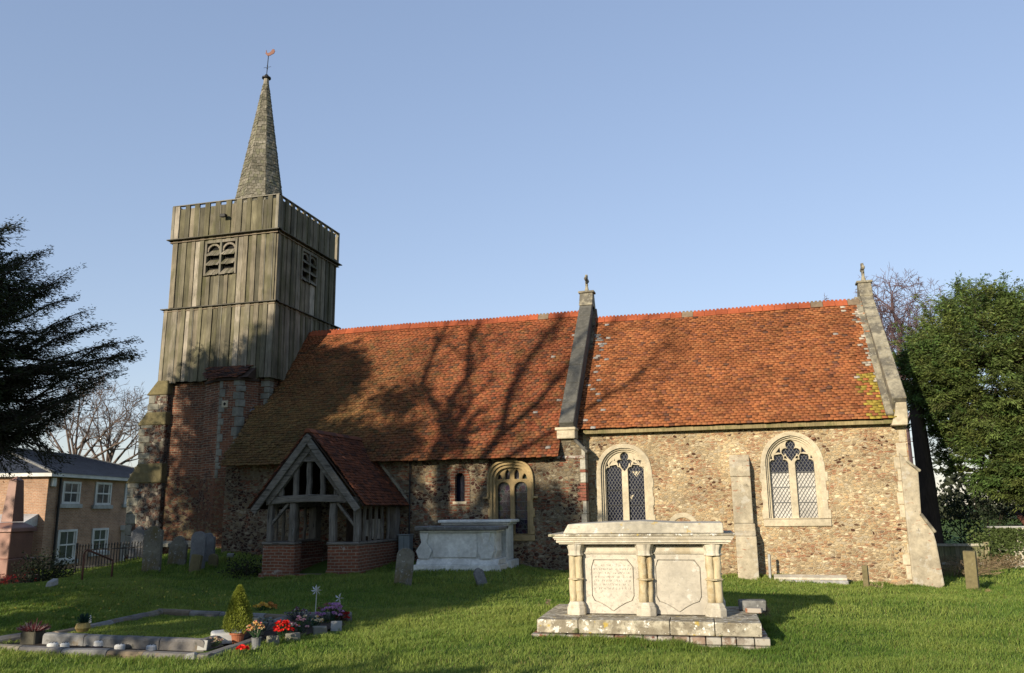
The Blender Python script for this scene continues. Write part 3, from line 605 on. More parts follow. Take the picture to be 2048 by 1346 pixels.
mb = MB(); mb.tube([(onY(822, 930, YN)[0], YN-.06, 2.8), (onY(822, 930, YN)[0], YN-.06, .3)], .018, 6)
part(mb.build('downpipe', m_iron))
# ================================================================== TOWER
TX0, TX1, TY0, TY1 = -16.52, -12.9, 20.7, 24.5; TXM, TYM = (TX0+TX1)/2, (TY0+TY1)/2
mb = MB(); mb.box(TX0+.06, TX1-.06, TY0+.08, TY1-.06, 2.6, 5.4); TB = part(mb.build('tower_base', m_towerbrick))
mb = MB(); mb.box(TX0+.03, TX1-.03, TY0+.05, TY1-.03, -.6, 2.6); mb.build('lower_wall', m_towerrub, TB)
mb = MB(); mb.prism([(TY0-.08, .62), (TY0-.08, .72), (TY0+.06, .8), (TY0+.06, .62)], -16.9, -13.3, 'yz'); mb.build('plinth_course', m_quoin, TB, .01)
# west buttress with offsets
def bz(x, y): return onY(x, y, TY0)[2]
def bx(x, y): return onY(x, y, TY0)[0]
pw = [(TX0+.5, -.6), (bx(255, 1090), -.6), (bx(262, 965), bz(262, 965)), (bx(282, 930), bz(282, 930)), (bx(284, 850), bz(284, 850)), (bx(300, 828), bz(300, 828)), (bx(303, 790), bz(303, 790)), (bx(322, 765), bz(322, 765)), (TX0+.5, bz(322, 765))]
BX = bx(332, 900)
mb = MB(); mb.prism([(BX if p[0] > -16.4 else p[0], p[1]) for p in pw], TY0-.12, TY0+.5, 'xz')
B = part(mb.build('buttress', m_flint, None, .03)); B['label'] = 'mossy stepped buttress at the west end of the tower'
mb = MB()
for (p, q) in ((pw[2], pw[3]), (pw[4], pw[5]), (pw[6], pw[7])):
    mb.prism([(p[0]-.06, p[1]-.03), (q[0], q[1]+.03), (BX+.02, q[1]+.03), (BX+.02, p[1]-.03)], TY0-.16, TY0+.5, 'xz')
mb.build('offset_stone', m_heady, B, .02)
mb = MB(); z = .4; i = 0
while z < 5:
    h = random.uniform(.18, .32); xl = np.interp(z, [.3, 2.4, 2.9, 3.9, 4.2, 4.7, 5], [pw[1][0], pw[2][0], pw[3][0], pw[4][0], pw[5][0], pw[6][0], pw[7][0]])
    mb.box(xl-.012, xl+(.38 if i % 2 else .2), TY0-.135, TY0+.2, z, z+h-.015, (.3, .29, .22)); z += h; i += 1
mb.build('quoin', m_quoin, B, .015)
# stair turret
def tx(x, y, Y): return onY(x, y, Y)[0]
TF = TY0-.5
tp = [(tx(415, 760, TY0), TY0+.1), (tx(415, 760, TY0), TY0-.05), (tx(441, 770, TF), TF), (tx(478, 770, TF), TF), (tx(518, 760, TY0), TY0-.02), (tx(518, 760, TY0), TY0+.1)]
mb = MB(); mb.prism(tp, 2.5, 5.35, 'xy'); ST = part(mb.build('stair_turret', m_towerbrick))
mb = MB(); mb.prism([(a, b-.02 if b < TY0 else b) for a, b in tp], -.6, 2.5, 'xy'); mb.build('lower_wall', m_towerrub, ST)
for (qx, qy, s) in ((tp[2][0], tp[2][1], 1), (tp[3][0], tp[3][1], -1)):
    mb = MB(); z = .7 if s == 1 else 2.2; i = 0
    while z < 5.2:
        h = random.uniform(.16, .3); wl = .09 if i % 2 else .17
        if s == 1: mb.prism([(qx-.05-.03*(i % 2), qy+.09), (qx-.012, qy-.015), (qx+wl, qy-.015), (qx+wl, qy+.1)], z, z+h-.012, 'xy', (.34, .34, .28))
        else: mb.prism([(qx-wl, qy+.1), (qx-wl, qy-.015), (qx+.012, qy-.015), (qx+.11+.05*(i % 2), qy+.13), (qx+.05, qy+.16)], z, z+h-.012, 'xy', (.34, .34, .28))
        z += h; i += 1
    mb.build('quoin', m_quoin, ST, .012)
qx, qz = onY(450, 808, TF)[0], onY(450, 808, TF)[2]
mb = MB(); mb.box(qx-.1, qx+.1, TF-.02, TF+.1, qz-.1, qz+.1); SL = mb.build('slit_window', m_stone, ST, .01)
mb = MB(); [mb.lathe([(.026, -.001), (.026, .004)], 10, (0, 0, 0)) for _ in range(1)]
mb = MB(); mb.box(qx-.045, qx+.045, TF-.024, TF-.021, qz-.018, qz+.018); mb.box(qx-.018, qx+.018, TF-.0245, TF-.0215, qz-.045, qz+.045); mb.build('slit', m_dark, SL)
# turret lean-to roof
ra = (tp[1][0]-.06, TY0+.02, 5.75); es2, L2 = slope_vec(TF-.1, 5.3, TY0+.03, 5.78)
def tcol(x, s): return pick([(.22, .085, .05), (.16, .07, .05), (.26, .10, .05), (.1, .06, .05)])
TRf = roof_mesh('turret_roof', (tp[1][0]+.02, TF-.1, 5.28), (1, 0, 0), es2, tp[4][0]-tp[1][0]-.02, L2, .15, .09, lambda x, s: x > .28-.45*s and x < 1.42+.2*s, tcol, m_roof); TRf.parent = ST
mb = MB(); mb.prism([(tp[1][0]-.03, TY0+.05), (tp[1][0]-.03, TY0-.08), (tp[2][0]-.02, TF-.06), (tp[3][0]+.05, TF-.06), (tp[4][0]+.03, TY0-.05), (tp[4][0]+.03, TY0+.05)], 5.22, 5.29, 'xy')
mb.prism([(TY0+.05, 5.29), (TF-.04, 5.29), (TY0+.05, 5.74)], tp[2][0]-.1, tp[4][0]-.05, 'yz'); mb.build('roof_bed', m_under, TRf)
# quoins of the tower corner beside the nave roof
mb = MB(); z = 4.4; i = 0
while z < 5.3:
    h = random.uniform(.16, .24); mb.box(TX1-.06-(.16 if i % 2 else .26), TX1-.05, TY0+.055, TY0+.3, z, z+h-.012, (.34, .34, .28)); z += h; i += 1
mb.build('quoin', m_quoin, TB, .012)
# ---------- boarded belfry
BP = [(.36, .31, .22), (.28, .25, .17), (.21, .19, .115), (.42, .37, .28), (.17, .155, .105), (.60, .53, .42), (.30, .27, .17)]
BPP = [.2, .2, .17, .13, .13, .07, .1]
def board_face(mb, face, a0, a1, z0, z1, off, wmin=.12, wmax=.185, gaps=None, holes=(), flare=0):
    """vertical boards along one tower face; every other board stands proud"""
    a = a0; i = 0
    while a < a1-.02:
        wd = min(random.uniform(wmin, wmax), a1-a)
        if a1-a-wd < .06: wd = a1-a
        c = pick(BP, BPP); pr = .028 if i % 2 == 0 else .004; g = random.uniform(.008, .018); dzt = random.uniform(-.012, .008); dzb = random.uniform(-.02, .02)
        segs = [(z0+dzb, z1+dzt)]
        if gaps and i % 2: segs = [(z0+dzb, z1-gaps+random.uniform(-.015, .015))]
        for (h0, h1, hz0, hz1) in holes:
            if a+wd > h0+.01 and a < h1-.01:
                segs = [(s0, min(s1, hz0)) for s0, s1 in segs]+([(hz1, z1)] if z1-hz1 > .02 else [])
        th = random.uniform(.018, .028); sk = random.uniform(-.006, .006)
        for s0, s1 in segs:
            def P(u, v, z):
                v = v-flare*(z1-z)/(z1-z0)
                return {'s': (u, TY0+off+v, z), 'e': (TX1-off-v, TY0+u-TX0, z), 'n': (u, TY1-off-v, z), 'w': (TX0+off+v, TY0+u-TX0, z)}[face]
            u0, u1 = a+g, a+wd-g*.3
            v0, v1 = -pr-th, -pr+.03
            mb.hexa([P(u0, v0, s0), P(u1, v0, s0), P(u1, v1, s0), P(u0, v1, s0), P(u0+sk, v0, s1), P(u1+sk, v0, s1), P(u1+sk, v1, s1), P(u0+sk, v1, s1)], tuple(c))
            # cover strip casting a thin line
            if i % 2 and random.random() < .3:
                uu = u0-.012; mb.hexa([P(uu, v0-.02, s0), P(uu+.02, v0-.02, s0), P(uu+.02, v1, s0), P(uu, v1, s0), P(uu, v0-.02, s1), P(uu+.02, v0-.02, s1), P(uu+.02, v1, s1), P(uu, v1, s1)], (.42, .39, .31))
        a += wd; i += 1
ZB, ZS2, ZS1, ZP = 5.33, 7.6, 9.78, 10.9
lw0, lw1 = onY(413, 520, TY0)[0], onY(472, 515, TY0)[0]; lz0, lz1 = onY(440, 550, TY0)[2], onY(443, 481, TY0)[2]
eY0, eY1 = onX(604, 500, TX1)[1], onX(632, 520, TX1)[1]; ez0, ez1 = onX(618, 568, TX1)[2], onX(618, 505, TX1)[2]
BF = MB(); BM = MB(); BPm = MB()
for f in 'senw':
    board_face(BF, f, TX0-.06, TX1+.06, ZB, ZS2-.03, -.035, flare=.03)
    hl = [(lw0, lw1, lz0, lz1)] if f == 's' else [(TX0+eY0-TY0, TX0+eY1-TY0, ez0, ez1)] if f == 'e' else []
    board_face(BM, f, TX0+.03, TX1-.03, ZS2+.02, ZS1-.03, .03, holes=hl)
    board_face(BPm, f, TX0+.02, TX1-.02, ZS1+.02, ZP-.03, .02, wmin=.15, wmax=.2, gaps=.105)
BF = part(BF.build('belfry', m_wood)); BF['label'] = 'lower stage of vertical weathered boards'
BMo = BM.build('upper_boarding', m_wood, BF)
mb = MB(); mb.box(TX0+.08, TX1-.08, TY0+.08, TY1-.08, ZB, 9.9); mb.build('belfry_core', m_dark, BF)
PPt = part(BPm.build('parapet', m_wood))
mb = MB()
def ringbox(mb, o, z0, z1, wd, c):
    x0, x1, y0, y1 = TX0-o, TX1+o, TY0-o, TY1+o
    mb.hexa([(x0, y0, z0), (x1, y0, z0), (x1, y0+wd, z0+.0), (x0, y0+wd, z0), (x0, y0, z0+.025), (x1, y0, z0+.025), (x1, y0+wd, z1), (x0, y0+wd, z1)], c)
    mb.hexa([(x1-wd, y0+wd, z0), (x1, y0+.002, z0), (x1, y1, z0), (x1-wd, y1, z0), (x1-wd, y0+wd, z1), (x1, y0+.002, z0+.025), (x1, y1, z0+.025), (x1-wd, y1, z1)], c)
    mb.box(x0, x1-wd, y1-wd, y1, z0, z1, c); mb.hexa([(x0, y0+.002, z0), (x0+wd, y0+wd, z0), (x0+wd, y1-wd, z0), (x0, y1-wd, z0), (x0, y0+.002, z0+.025), (x0+wd, y0+wd, z1), (x0+wd, y1-wd, z1), (x0, y1-wd, z0+.025)], c)
s1 = MB(); ringbox(s1, .13, ZS1-.02, ZS1+.05, .17, (.2, .185, .15)); s1.build('string_course', m_wood, PPt)
s1 = MB(); ringbox(s1, .055, ZS1-.1, ZS1-.035, .1, (.42, .33, .24)); s1.build('fillet', m_wood, PPt)
s2 = MB(); ringbox(s2, .15, ZS2-.04, ZS2+.04, .2, (.2, .185, .15)); s2.build('string_course', m_wood, BF)
s2 = MB(); ringbox(s2, .085, ZS2-.11, ZS2-.05, .1, (.36, .28, .2)); s2.build('fillet', m_wood, BF)
s3 = MB(); ringbox(s3, .045, ZP-.035, ZP+.01, .1, (.38, .35, .28)); s3.build('top_rail', m_wood, PPt)
mb = MB()
for (x, y) in ((TX0-.0, TY0-.0), (TX1, TY0), (TX1, TY1), (TX0, TY1)):
    mb.box(x-.055, x+.04, y-.05, y+.045, ZS1+.03, ZP-.04, (.45, .41, .32))
mb.build('corner_board', m_wood, PPt)
mb = MB(); mb.box(TX0+.1, TX1-.1, TY0+.1, TY1-.1, 9.95, 10.0); mb.build('roof_deck', m_lead, PPt)
# small lamp on the parapet
lp = onY(450, 433, TY0-.1); mb = MB(); mb.hexa([lp+d for d in np.array([(-.09, -.13, -.05), (.09, -.13, -.05), (.09, 0, -.03), (-.09, 0, -.03), (-.09, -.15, .04), (.09, -.15, .04), (.09, 0, .05), (-.09, 0, .05)])]); mb.bar(lp+[0, 0, 0], lp+[0, .1, .0], .03, .03); mb.build('floodlamp', m_iron, PPt, .01)
# louvred belfry openings
def louvre(face, u0, u1, z0, z1):
    def P(u, v, z): return (u, TY0+v, z) if face == 's' else (TX1-v, u, z)
    W = None; um = (u0+u1)/2; mb = MB()
    def bx3(a0, a1, v0, v1, b0, b1, c=(.36, .32, .25)): mb.hexa([P(a0, v0, b0), P(a1, v0, b0), P(a1, v1, b0), P(a0, v1, b0), P(a0, v0, b1), P(a1, v0, b1), P(a1, v1, b1), P(a0, v1, b1)], c)
    bx3(u0-.05, u0+.02, -.05, .12, z0, z1); bx3(u1-.02, u1+.05, -.05, .12, z0, z1); bx3(um-.035, um+.035, -.055, .12, z0, z1, (.3, .28, .23)); bx3(u0+.02, u1-.02, -.045, .1, z1-.07, z1+.02, (.42, .37, .3))
    W = mb.build('louvre_window', m_wood, BF, .006)
    hb = MB()
    for (a, b) in ((u0+.02, um-.035), (um+.035, u1-.02)):
        c, r = (a+b)/2, (b-a)/2; pts = []; zs = z1-.07-r-.03
        for k in range(9): t = math.pi*k/8; pts.append((c+r*math.cos(t)*.95, zs+r*math.sin(t)*.95))
        for k in range(8):
            p, q = pts[k], pts[k+1]; hb.bar(P(p[0], .01, p[1]), P(q[0], .01, q[1]), .06, .04, (0, 1, 0) if face == 's' else (1, 0, 0), (.44, .38, .3))
    hb.build('arched_head', m_wood, W)
    lb = MB(); n = 3; hh = (z1-.18-z0)/n
    for (a, b) in ((u0+.02, um-.035), (um+.035, u1-.02)):
        for k in range(n):
            zb = z0+k*hh; m = 5
            for j in range(m):
                x0 = a+(b-a)*j/m+.002; x1 = a+(b-a)*(j+1)/m-.002; dz = random.uniform(-.012, .012); c = tuple(pick([(.3, .27, .2), (.38, .34, .26), (.24, .22, .15)]))
                lb.hexa([P(x0, -.09, zb+dz), P(x1, -.09, zb+dz), P(x1, .1, zb+hh*.72), P(x0, .1, zb+hh*.72), P(x0, -.09, zb+.022+dz), P(x1, -.09, zb+.022+dz), P(x1, .1, zb+hh*.72+.022), P(x0, .1, zb+hh*.72+.022)], c)
    lb.build('louvre_board', m_wood, W)
louvre('s', lw0, lw1, lz0, lz1); louvre('e', eY0, eY1, ez0, ez1)
# ---------- spire
sx, sy, sz0, sz1, sR = -14.78, 22.6, 10.05, 15.75, 1.0
mb = MB(); n8 = 8; PH = math.pi/8*0+math.pi/8*0
ang = [math.pi/4*k for k in range(8)]
def spR(z): t = (z-sz0)/(sz1-sz0); return sR*(1-t)+.085*t
for k in range(8):
    a0, a1 = ang[k], ang[k]+math.pi/4; z = sz0
    e0_ = np.array([math.cos(a0), math.sin(a0), 0]); e1_ = np.array([math.cos(a1), math.sin(a1), 0]); nn = (e0_+e1_); nn /= np.linalg.norm(nn)
    row = 0
    while z < sz1-.02:
        zt = min(z+.19, sz1+.02); wd = 2*spR(z)*math.sin(math.pi/8); m = max(1, round(wd/.115)); o = (row % 2)*.5
        for j in range(-1, m+1):
            f0, f1 = (j+o)/m, (j+o+.93)/m
            f0, f1 = max(0, f0), min(1, f1)
            if f1-f0 < .1/m: continue
            L0, L1 = spR(z), spR(zt); t = rng.normal(0, .005); dz = rng.normal(0, .012)
            def P(f, R, zz, off): p = e0_*(1-f)*R+e1_*f*R+nn*off; return (sx+p[0], sy+p[1], zz)
            c = pick([(.30, .275, .21), (.25, .23, .17), (.36, .33, .26), (.2, .19, .14), (.28, .27, .18)])
            mb.hexa([P(f0, L0, z+dz, .008), P(f1, L0, z+dz, .008), P(f1, L1, zt, -.006), P(f0, L1, zt, -.006), P(f0, L0, z+dz, .026+t), P(f1, L0, z+dz, .026+t), P(f1, L1, zt, .008), P(f0, L1, zt, .008)], tuple(c))
        z += .105; row += 1
SPI = part(mb.build('spire', m_shingle))
mb = MB(); mb.lathe([(sR-.01, sz0), (.08, sz1)], 8, (sx, sy, 0)); mb.build('spire_core', m_under, SPI)
mb = MB(); mb.lathe([(.1, sz1-.02), (.085, sz1+.2)], 8, (sx, sy, 0), (.5, .46, .38)); mb.build('finial_post', m_wood, SPI)
mb = MB(); mb.lathe([(.09, sz1+.2), (.15, sz1+.22), (.15, sz1+.26), (.07, sz1+.32), (.05, sz1+.36)], 14, (sx, sy, 0)); mb.build('finial_cap', m_iron, SPI)
zt = sz1+.36; mb = MB(); mb.tube([(sx, sy, zt), (sx+.03, sy, zt+.72)], .014, 6); mb.tube([(sx-.13, sy, zt+.28), (sx+.15, sy, zt+.28)], .007, 5); mb.lathe([(.005, .2), (.03, .23), (.005, .26)], 8, (sx+.01, sy, zt)); mb.lathe([(.005, .31), (.025, .33), (.005, .35)], 8, (sx+.012, sy, zt)); mb.build('vane_rod', m_iron, SPI)
ck = [(-.1, .12), (-.115, .2), (-.09, .19), (-.07, .1), (-.03, .07), (.04, .08), (.1, .12), (.15, .19), (.22, .18), (.26, .1), (.22, .02), (.13, -.01), (.05, -.04), (-.04, -.03), (-.09, .03), (-.13, .08)]
mb = MB(); mb.prism([(sx+.03+a*.95, zt+.74+b) for a, b in ck], sy-.012, sy+.012); mb.build('weathercock', m_copper, SPI, .004)
# ================================================================== PORCH
PF, PX0, PX1 = 17.14, -10.66, -8.3; PRX, PRZ = -9.55, 3.40
mb = MB()
mb.box(PX0, -9.85, PF, PF+.3, -.4, .84); mb.box(-9.03, PX1+.02, PF, PF+.3, -.4, .84)
mb.box(PX1-.28, PX1, PF+.3, YN, -.4, .838); mb.box(PX0, PX0+.28, PF+.3, YN, -.4, .838)
mb.box(-9.85, -9.03, PF+.1, PF+.34, -.4, .2)
PO = part(mb.build('porch', m_porchbrick, None, .012))
mb = MB(); mb.prism([(PF-.03, -.3), (PF-.03, .12), (PF+.02, .3), (PF+.02, -.3)], -9.06, PX1+.06, 'yz'); mb.prism([(PF-.03, -.4), (PF-.03, .0), (PF+.02, .22), (PF+.02, -.4)], PX0-.08, -9.83, 'yz'); mb.build('footing', m_porchbrick, PO)
mb = MB(); mb.box(PX0-.02, -9.84, PF-.03, PF+.3, .845, .9); mb.box(-9.05, PX1+.03, PF-.03, PF+.3, .845, .9); mb.box(PX1-.2, PX1+.02, PF+.3, YN, .845, .9); mb.box(PX0-.02, PX0+.2, PF+.3, YN, .845, .9); mb.build('sill_beam', m_woodh, PO, .012)
mb = MB(); mb.box(PX0+.28, PX1-.28, PF+.34, YN, .05, .12); mb.build('porch_floor', m_oldbrick, PO)
for bxx in (PX0+.29, PX1-.59): mb = MB(); mb.box(bxx, bxx+.3, PF+.5, YN-.05, .12, .5); mb.build('bench', m_porchbrick, PO, .01)
def post(x0, x1, y0, y1, z0, z1, m=None):
    mb = MB(); n = 5; P = []
    for i in range(n+1):
        t = i/n; d = rng.normal(0, .006, 2); z = z0+(z1-z0)*t
        P.append([(x0+d[0], y0+d[1], z), (x1+d[0], y0+d[1], z), (x1+d[0], y1+d[1], z), (x0+d[0], y1+d[1], z)])
    for i in range(n): mb.hexa(P[i]+P[i+1])
    V = []; F = []
    for r in P: V += r
    for i in range(n):
        for k in range(4): F.append((i*4+k, i*4+(k+1) % 4, i*4+4+(k+1) % 4, i*4+4+k))
    F += [(3, 2, 1, 0), (n*4, n*4+1, n*4+2, n*4+3)]
    mb = MB(); mb.add(V, F); return mb.build('post', m or m_woodv, PO, .012)
for x0, x1 in ((-10.6, -10.48), (-10.03, -9.88), (-9.03, -8.88), (-8.43, -8.29)): post(x0, x1, PF+.02, PF+.16, .9, 1.76)
for y in (17.55, 17.86, 18.18, 18.52, 18.86): post(PX1-.1, PX1-.03, y, y+.06, .9, 1.7); post(PX0+.03, PX0+.1, y, y+.06, .9, 1.7)
post(PX1-.2, PX1+.0, 19.2, 19.47, .9, 1.7); post(PX0, PX0+.2, 19.2, 19.47, .9, 1.7)
mb = MB(); mb.box(PX1-.17, PX1, PF+.17, YN, 1.68, 1.8); mb.build('wall_plate', m_woodh, PO, .01); mb = MB(); mb.box(PX0, PX0+.17, PF+.17, YN, 1.68, 1.8); mb.build('wall_plate', m_woodh, PO, .01)
mb = MB()
P = [(-10.62, 1.72), (-10.1, 1.77), (-9.5, 1.785), (-8.9, 1.77), (-8.3, 1.72), (-8.3, 1.87), (-8.9, 1.93), (-9.5, 1.95), (-10.1, 1.93), (-10.62, 1.88)]
mb.prism(P, PF-.03, PF+.17); mb.build('tie_beam', m_woodh, PO, .015)
def barge(p, q, dpt, y0, y1, name='bargeboard', mat=None):
    d = np.array(q, float)-np.array(p, float); d /= np.linalg.norm(d); nn = np.array([-d[1], d[0]]); nn = nn if nn[1] < 0 else -nn
    pts = [p, q, tuple(np.array(q)+nn*dpt), tuple(np.array(p)+nn*dpt)]
    mb = MB(); mb.prism(pts, y0, y1); return mb.build(name, mat or m_woodh, PO, .01)
AP = (-9.56, 3.32)
for e in ((-10.93, 1.62), (-8.2, 1.64)):
    s = 1 if e[0] > AP[0] else -1; yo = .006*s; barge(AP, e, .155, PF-.16+yo, PF-.10+yo)
    f = (AP[0]*.04+e[0]*.96, AP[1]*.04+e[1]*.96); s = 1 if e[0] > AP[0] else -1
    barge((AP[0]-s*0, AP[1]-.215), (e[0]-s*.30, e[1]+.2), .15, PF-.06+yo, PF+.06+yo, 'rafter')
mb = MB(); mb.prism([(-9.83, 2.68), (-9.29, 2.68), (-9.29, 2.78), (-9.83, 2.78)], PF-.04, PF+.1); mb.build('collar_beam', m_woodh, PO, .01)
mb = MB(); mb.prism([(-9.80, 2.785), (-9.32, 2.785), (-9.56, 3.18)], PF+.0, PF+.03); mb.build('gable_panel', m_woodv, PO)
for x, z1 in ((-9.90, 2.69), (-9.565, 2.68), (-9.22, 2.69), (-10.27, 2.25), (-8.87, 2.2)): post(x-.055, x+.055, PF+.0, PF+.1, 1.92, z1)
for p, q in (((-10.08, 1.76), (-10.5, 1.3)), ((-8.86, 1.76), (-8.42, 1.26))): mb = MB(); mb.bar((p[0], PF+.09, p[1]), (q[0], PF+.09, q[1]), .06, .09, (0, 1, 0)); mb.build('brace', m_woodh, PO, .008)
# porch roof
def pcol(x, s): return pick([(.24, .085, .045), (.19, .07, .04), (.29, .10, .05), (.12, .055, .038)])*(1 if rng.random() > .01 else 2.2)
dR = np.array([PRX-(-8.06), 0, 3.40-1.70]); LR = np.linalg.norm(dR); dR /= LR
def cut(x, s): return True
PR = roof_mesh('porch_roof', (-8.06, 16.98, 1.68), (0, 1, 0), dR, 2.62, LR, .125, .086, cut, pcol, m_roof, sag=.03); PR.parent = PO
dL = np.array([PRX-(-11.0), 0, 3.40-1.66]); LL = np.linalg.norm(dL); dL /= LL
PL = roof_mesh('porch_roof', (-11.0, 16.98+2.62, 1.64), (0, -1, 0), dL, 2.62, LL, .125, .086, cut, pcol, m_roof); PL.parent = PO
mb = MB()
for e, z in ((-8.12, 1.72), (-10.95, 1.68)): mb.hexa([(e, 17.0, z-.05), (PRX, 17.0, 3.35), (PRX, 19.6, 3.35), (e, 19.6, z-.05), (e, 17.0, z-.02), (PRX, 17.0, 3.38), (PRX, 19.6, 3.38), (e, 19.6, z-.02)])
mb.hexa([(PRX, 19.4, 3.3), (PRX+.9, 19.4, 2.3), (PRX+.9, 19.7, 2.3), (PRX, 21, 3.3), (PRX, 19.4, 3.35), (PRX+.9, 19.4, 2.35), (PRX+.9, 19.7, 2.35), (PRX, 21., 3.35)]); mb.build('roof_boarding', m_under, PR)
def pcol2(x, s): return pcol(x, s)
# roof runs on back to the main slope
k = (ZRN-2.755)/(YR-19.17)
def meet(x, s): z = 1.68+dR[2]*s; y = 16.98+2.62+x; return 2.755+k*(y-19.17) < z+.02
PB = roof_mesh('roof_tail', (-8.06, 16.98+2.62, 1.68), (0, 1, 0), dR, .6, LR, .125, .086, meet, pcol, m_roof); PB.parent = PO
mb = MB()
for i in range(9): a = 16.97+i*.33; mb.prism([(PRX-.11, 3.34), (PRX-.03, 3.43), (PRX+.03, 3.43), (PRX+.11, 3.34)], a, a+.322, 'xz', tuple(pcol(0, 0)))
mb.build('ridge_tiles', m_ridge, PR, .004)
mb = MB(); mb.bar((-8.04, 19.48, 1.74), (-8.5, 19.48, 2.32), .06, .04, (0, 1, 0), (.35, .3, .22)); mb.bar((-8.5, 19.48, 2.32), (-8.95, 19.48, 2.85), .06, .04, (0, 1, 0), (.35, .3, .22)); mb.build('mortar_fillet', m_coping, PR)
mb = MB(); mb.box(-9.75, -8.85, YN-.05, YN-.002, .12, 1.62); D = mb.build('door', m_woodv, PO, .01); D.data.materials.clear(); D.data.materials.append(m_bark_d)
mb = MB(); [mb.box(onY(a, 0, 19.3)[0] if 0 else a, a+.24, 19.40, 19.43, .95, 1.62) for a in ()]
# notice boards inside
for x0, x1, z0, z1 in ((-8.86, -8.66, .98, 1.36), (-8.64, -8.44, .92, 1.38)):
    mb = MB(); mb.box(x0, x1, 18.6, 18.62, z0, z1); NBd = tag(mb.build('notice', m_conc), 'pale paper notice hung inside the porch, %s of the pair' % ('left' if x0 < -8.8 else 'right'), 'notice')
mb = MB(); p = gr(800, 1122); mb.box(-8.22, -7.93, 19.2, 19.44, .3, .98); mb.box(-8.24, -7.91, 19.17, 19.45, .98, 1.0)
UB = tag(mb.build('utility_cabinet', M('grey_cabinet', (.33, .38, .38), rough=.5, amt=.1), None, .01), 'grey metal utility cabinet against the nave wall beside the porch', 'cabinet')
mb = MB(); mb.box(-8.078, -8.072, 19.194, 19.2, .32, .96); mb.build('door_gap', m_iron, UB)
# ================================================================== LARGE CHEST TOMB
GT = thing('chest_tomb', 'large pale chest tomb with clustered columns and shield panels on a stepped base', 'tomb', (-1.255, 10.43, 0), R_(3))
mb = MB()
def slabblocks(mb, x0, x1, y0, y1, z0, z1, cuts, c=(.5, .5, .5)):
    xs = [x0]+cuts+[x1]
    for a, b in zip(xs, xs[1:]): mb.box(a+.004, b-.004, y0+rng.uniform(0, .008), y1, z0, z1+rng.uniform(-.006, .004), c)
slabblocks(mb, -1.335, 1.335, 0, .42, .10, .26, [-.82, .28, .80])
mb.box(-1.335, -.9, .425, 1.66, .10, .257); mb.box(.86, 1.335, .425, 1.66, .10, .255); mb.box(-.9, .86, .43, 1.66, .10, .252)
SLB = mb.build('base_slab', m_tombslab, GT, .014, 2)
mb = MB(); x = -1.40
while x < 1.40:
    wd = min(random.uniform(.16, .24), 1.42-x); c = tuple(pick([(.34, .13, .08), (.42, .3, .22), (.30, .13, .09), (.5, .44, .36), (.48, .40, .31)]))
    for zz in range(3):
        mb.box(x+.004, x+wd-.006, -.045+rng.uniform(-.012, .012), .12, -.16+zz*.085, -.16+zz*.085+.078, c)
    x += wd
for yy in np.arange(.13, 1.7, .2):
    for zz in range(3):
        c = tuple(pick([(.34, .13, .08), (.5, .44, .36), (.45, .38, .3)])); mb.box(1.3, 1.40+rng.uniform(-.01, .01), yy, yy+.19, -.16+zz*.085, -.16+zz*.085+.078, c); mb.box(-1.40, -1.3, yy, yy+.19, -.16+zz*.085, -.16+zz*.085+.078, c)
mb.build('brick_course', m_oldbrick, GT, .012, 2)
CY = .60   # front of the panels
mb = MB(); mb.box(-.93, .86, CY+.03, CY+.80, .255, 1.13); mb.build('chest_core', m_tombpanel, GT)
def shield(cx, w, z0, z1):
    a = w/2; return [(cx-a+.05, z1), (cx+a-.09, z1), (cx+a-.02, z1-.09), (cx+a-.02, z0+.19), (cx+a-.05, z0+.13), (cx+a*.55, z0+.1), (cx+.08, z0+.055), (cx, z0), (cx-.08, z0+.055), (cx-a*.55, z0+.1), (cx-a+.05, z0+.13), (cx-a+.02, z0+.19), (cx-a+.02, z1-.09)]
for (a, b) in ((-.76, -.12), (.06, .72)):
    cx = (a+b)/2; sh = shield(cx, b-a-.06, .29, .93)
    PN = plate('shield_panel', [(a-.06, .262), (b+.06, .262), (b+.06, 1.0), (a-.06, 1.0)], [sh], CY-.005, .03, m_tombpanel, GT, .006)
    mb = MB(); mb.prism([(p[0]*.978+cx*.022, p[1]*.978+.61*.022) for p in sh], CY-.001, CY+.026); mb.build('shield', m_tombpanel, PN, .006)
    mb = MB(); mb.box(a-.06, b+.06, CY-.03, CY+.03, 1.003, 1.022); mb.box(a-.06, b+.06, CY-.012, CY+.03, 1.022, 1.105); mb.build('frieze', m_tombstone, PN, .008)
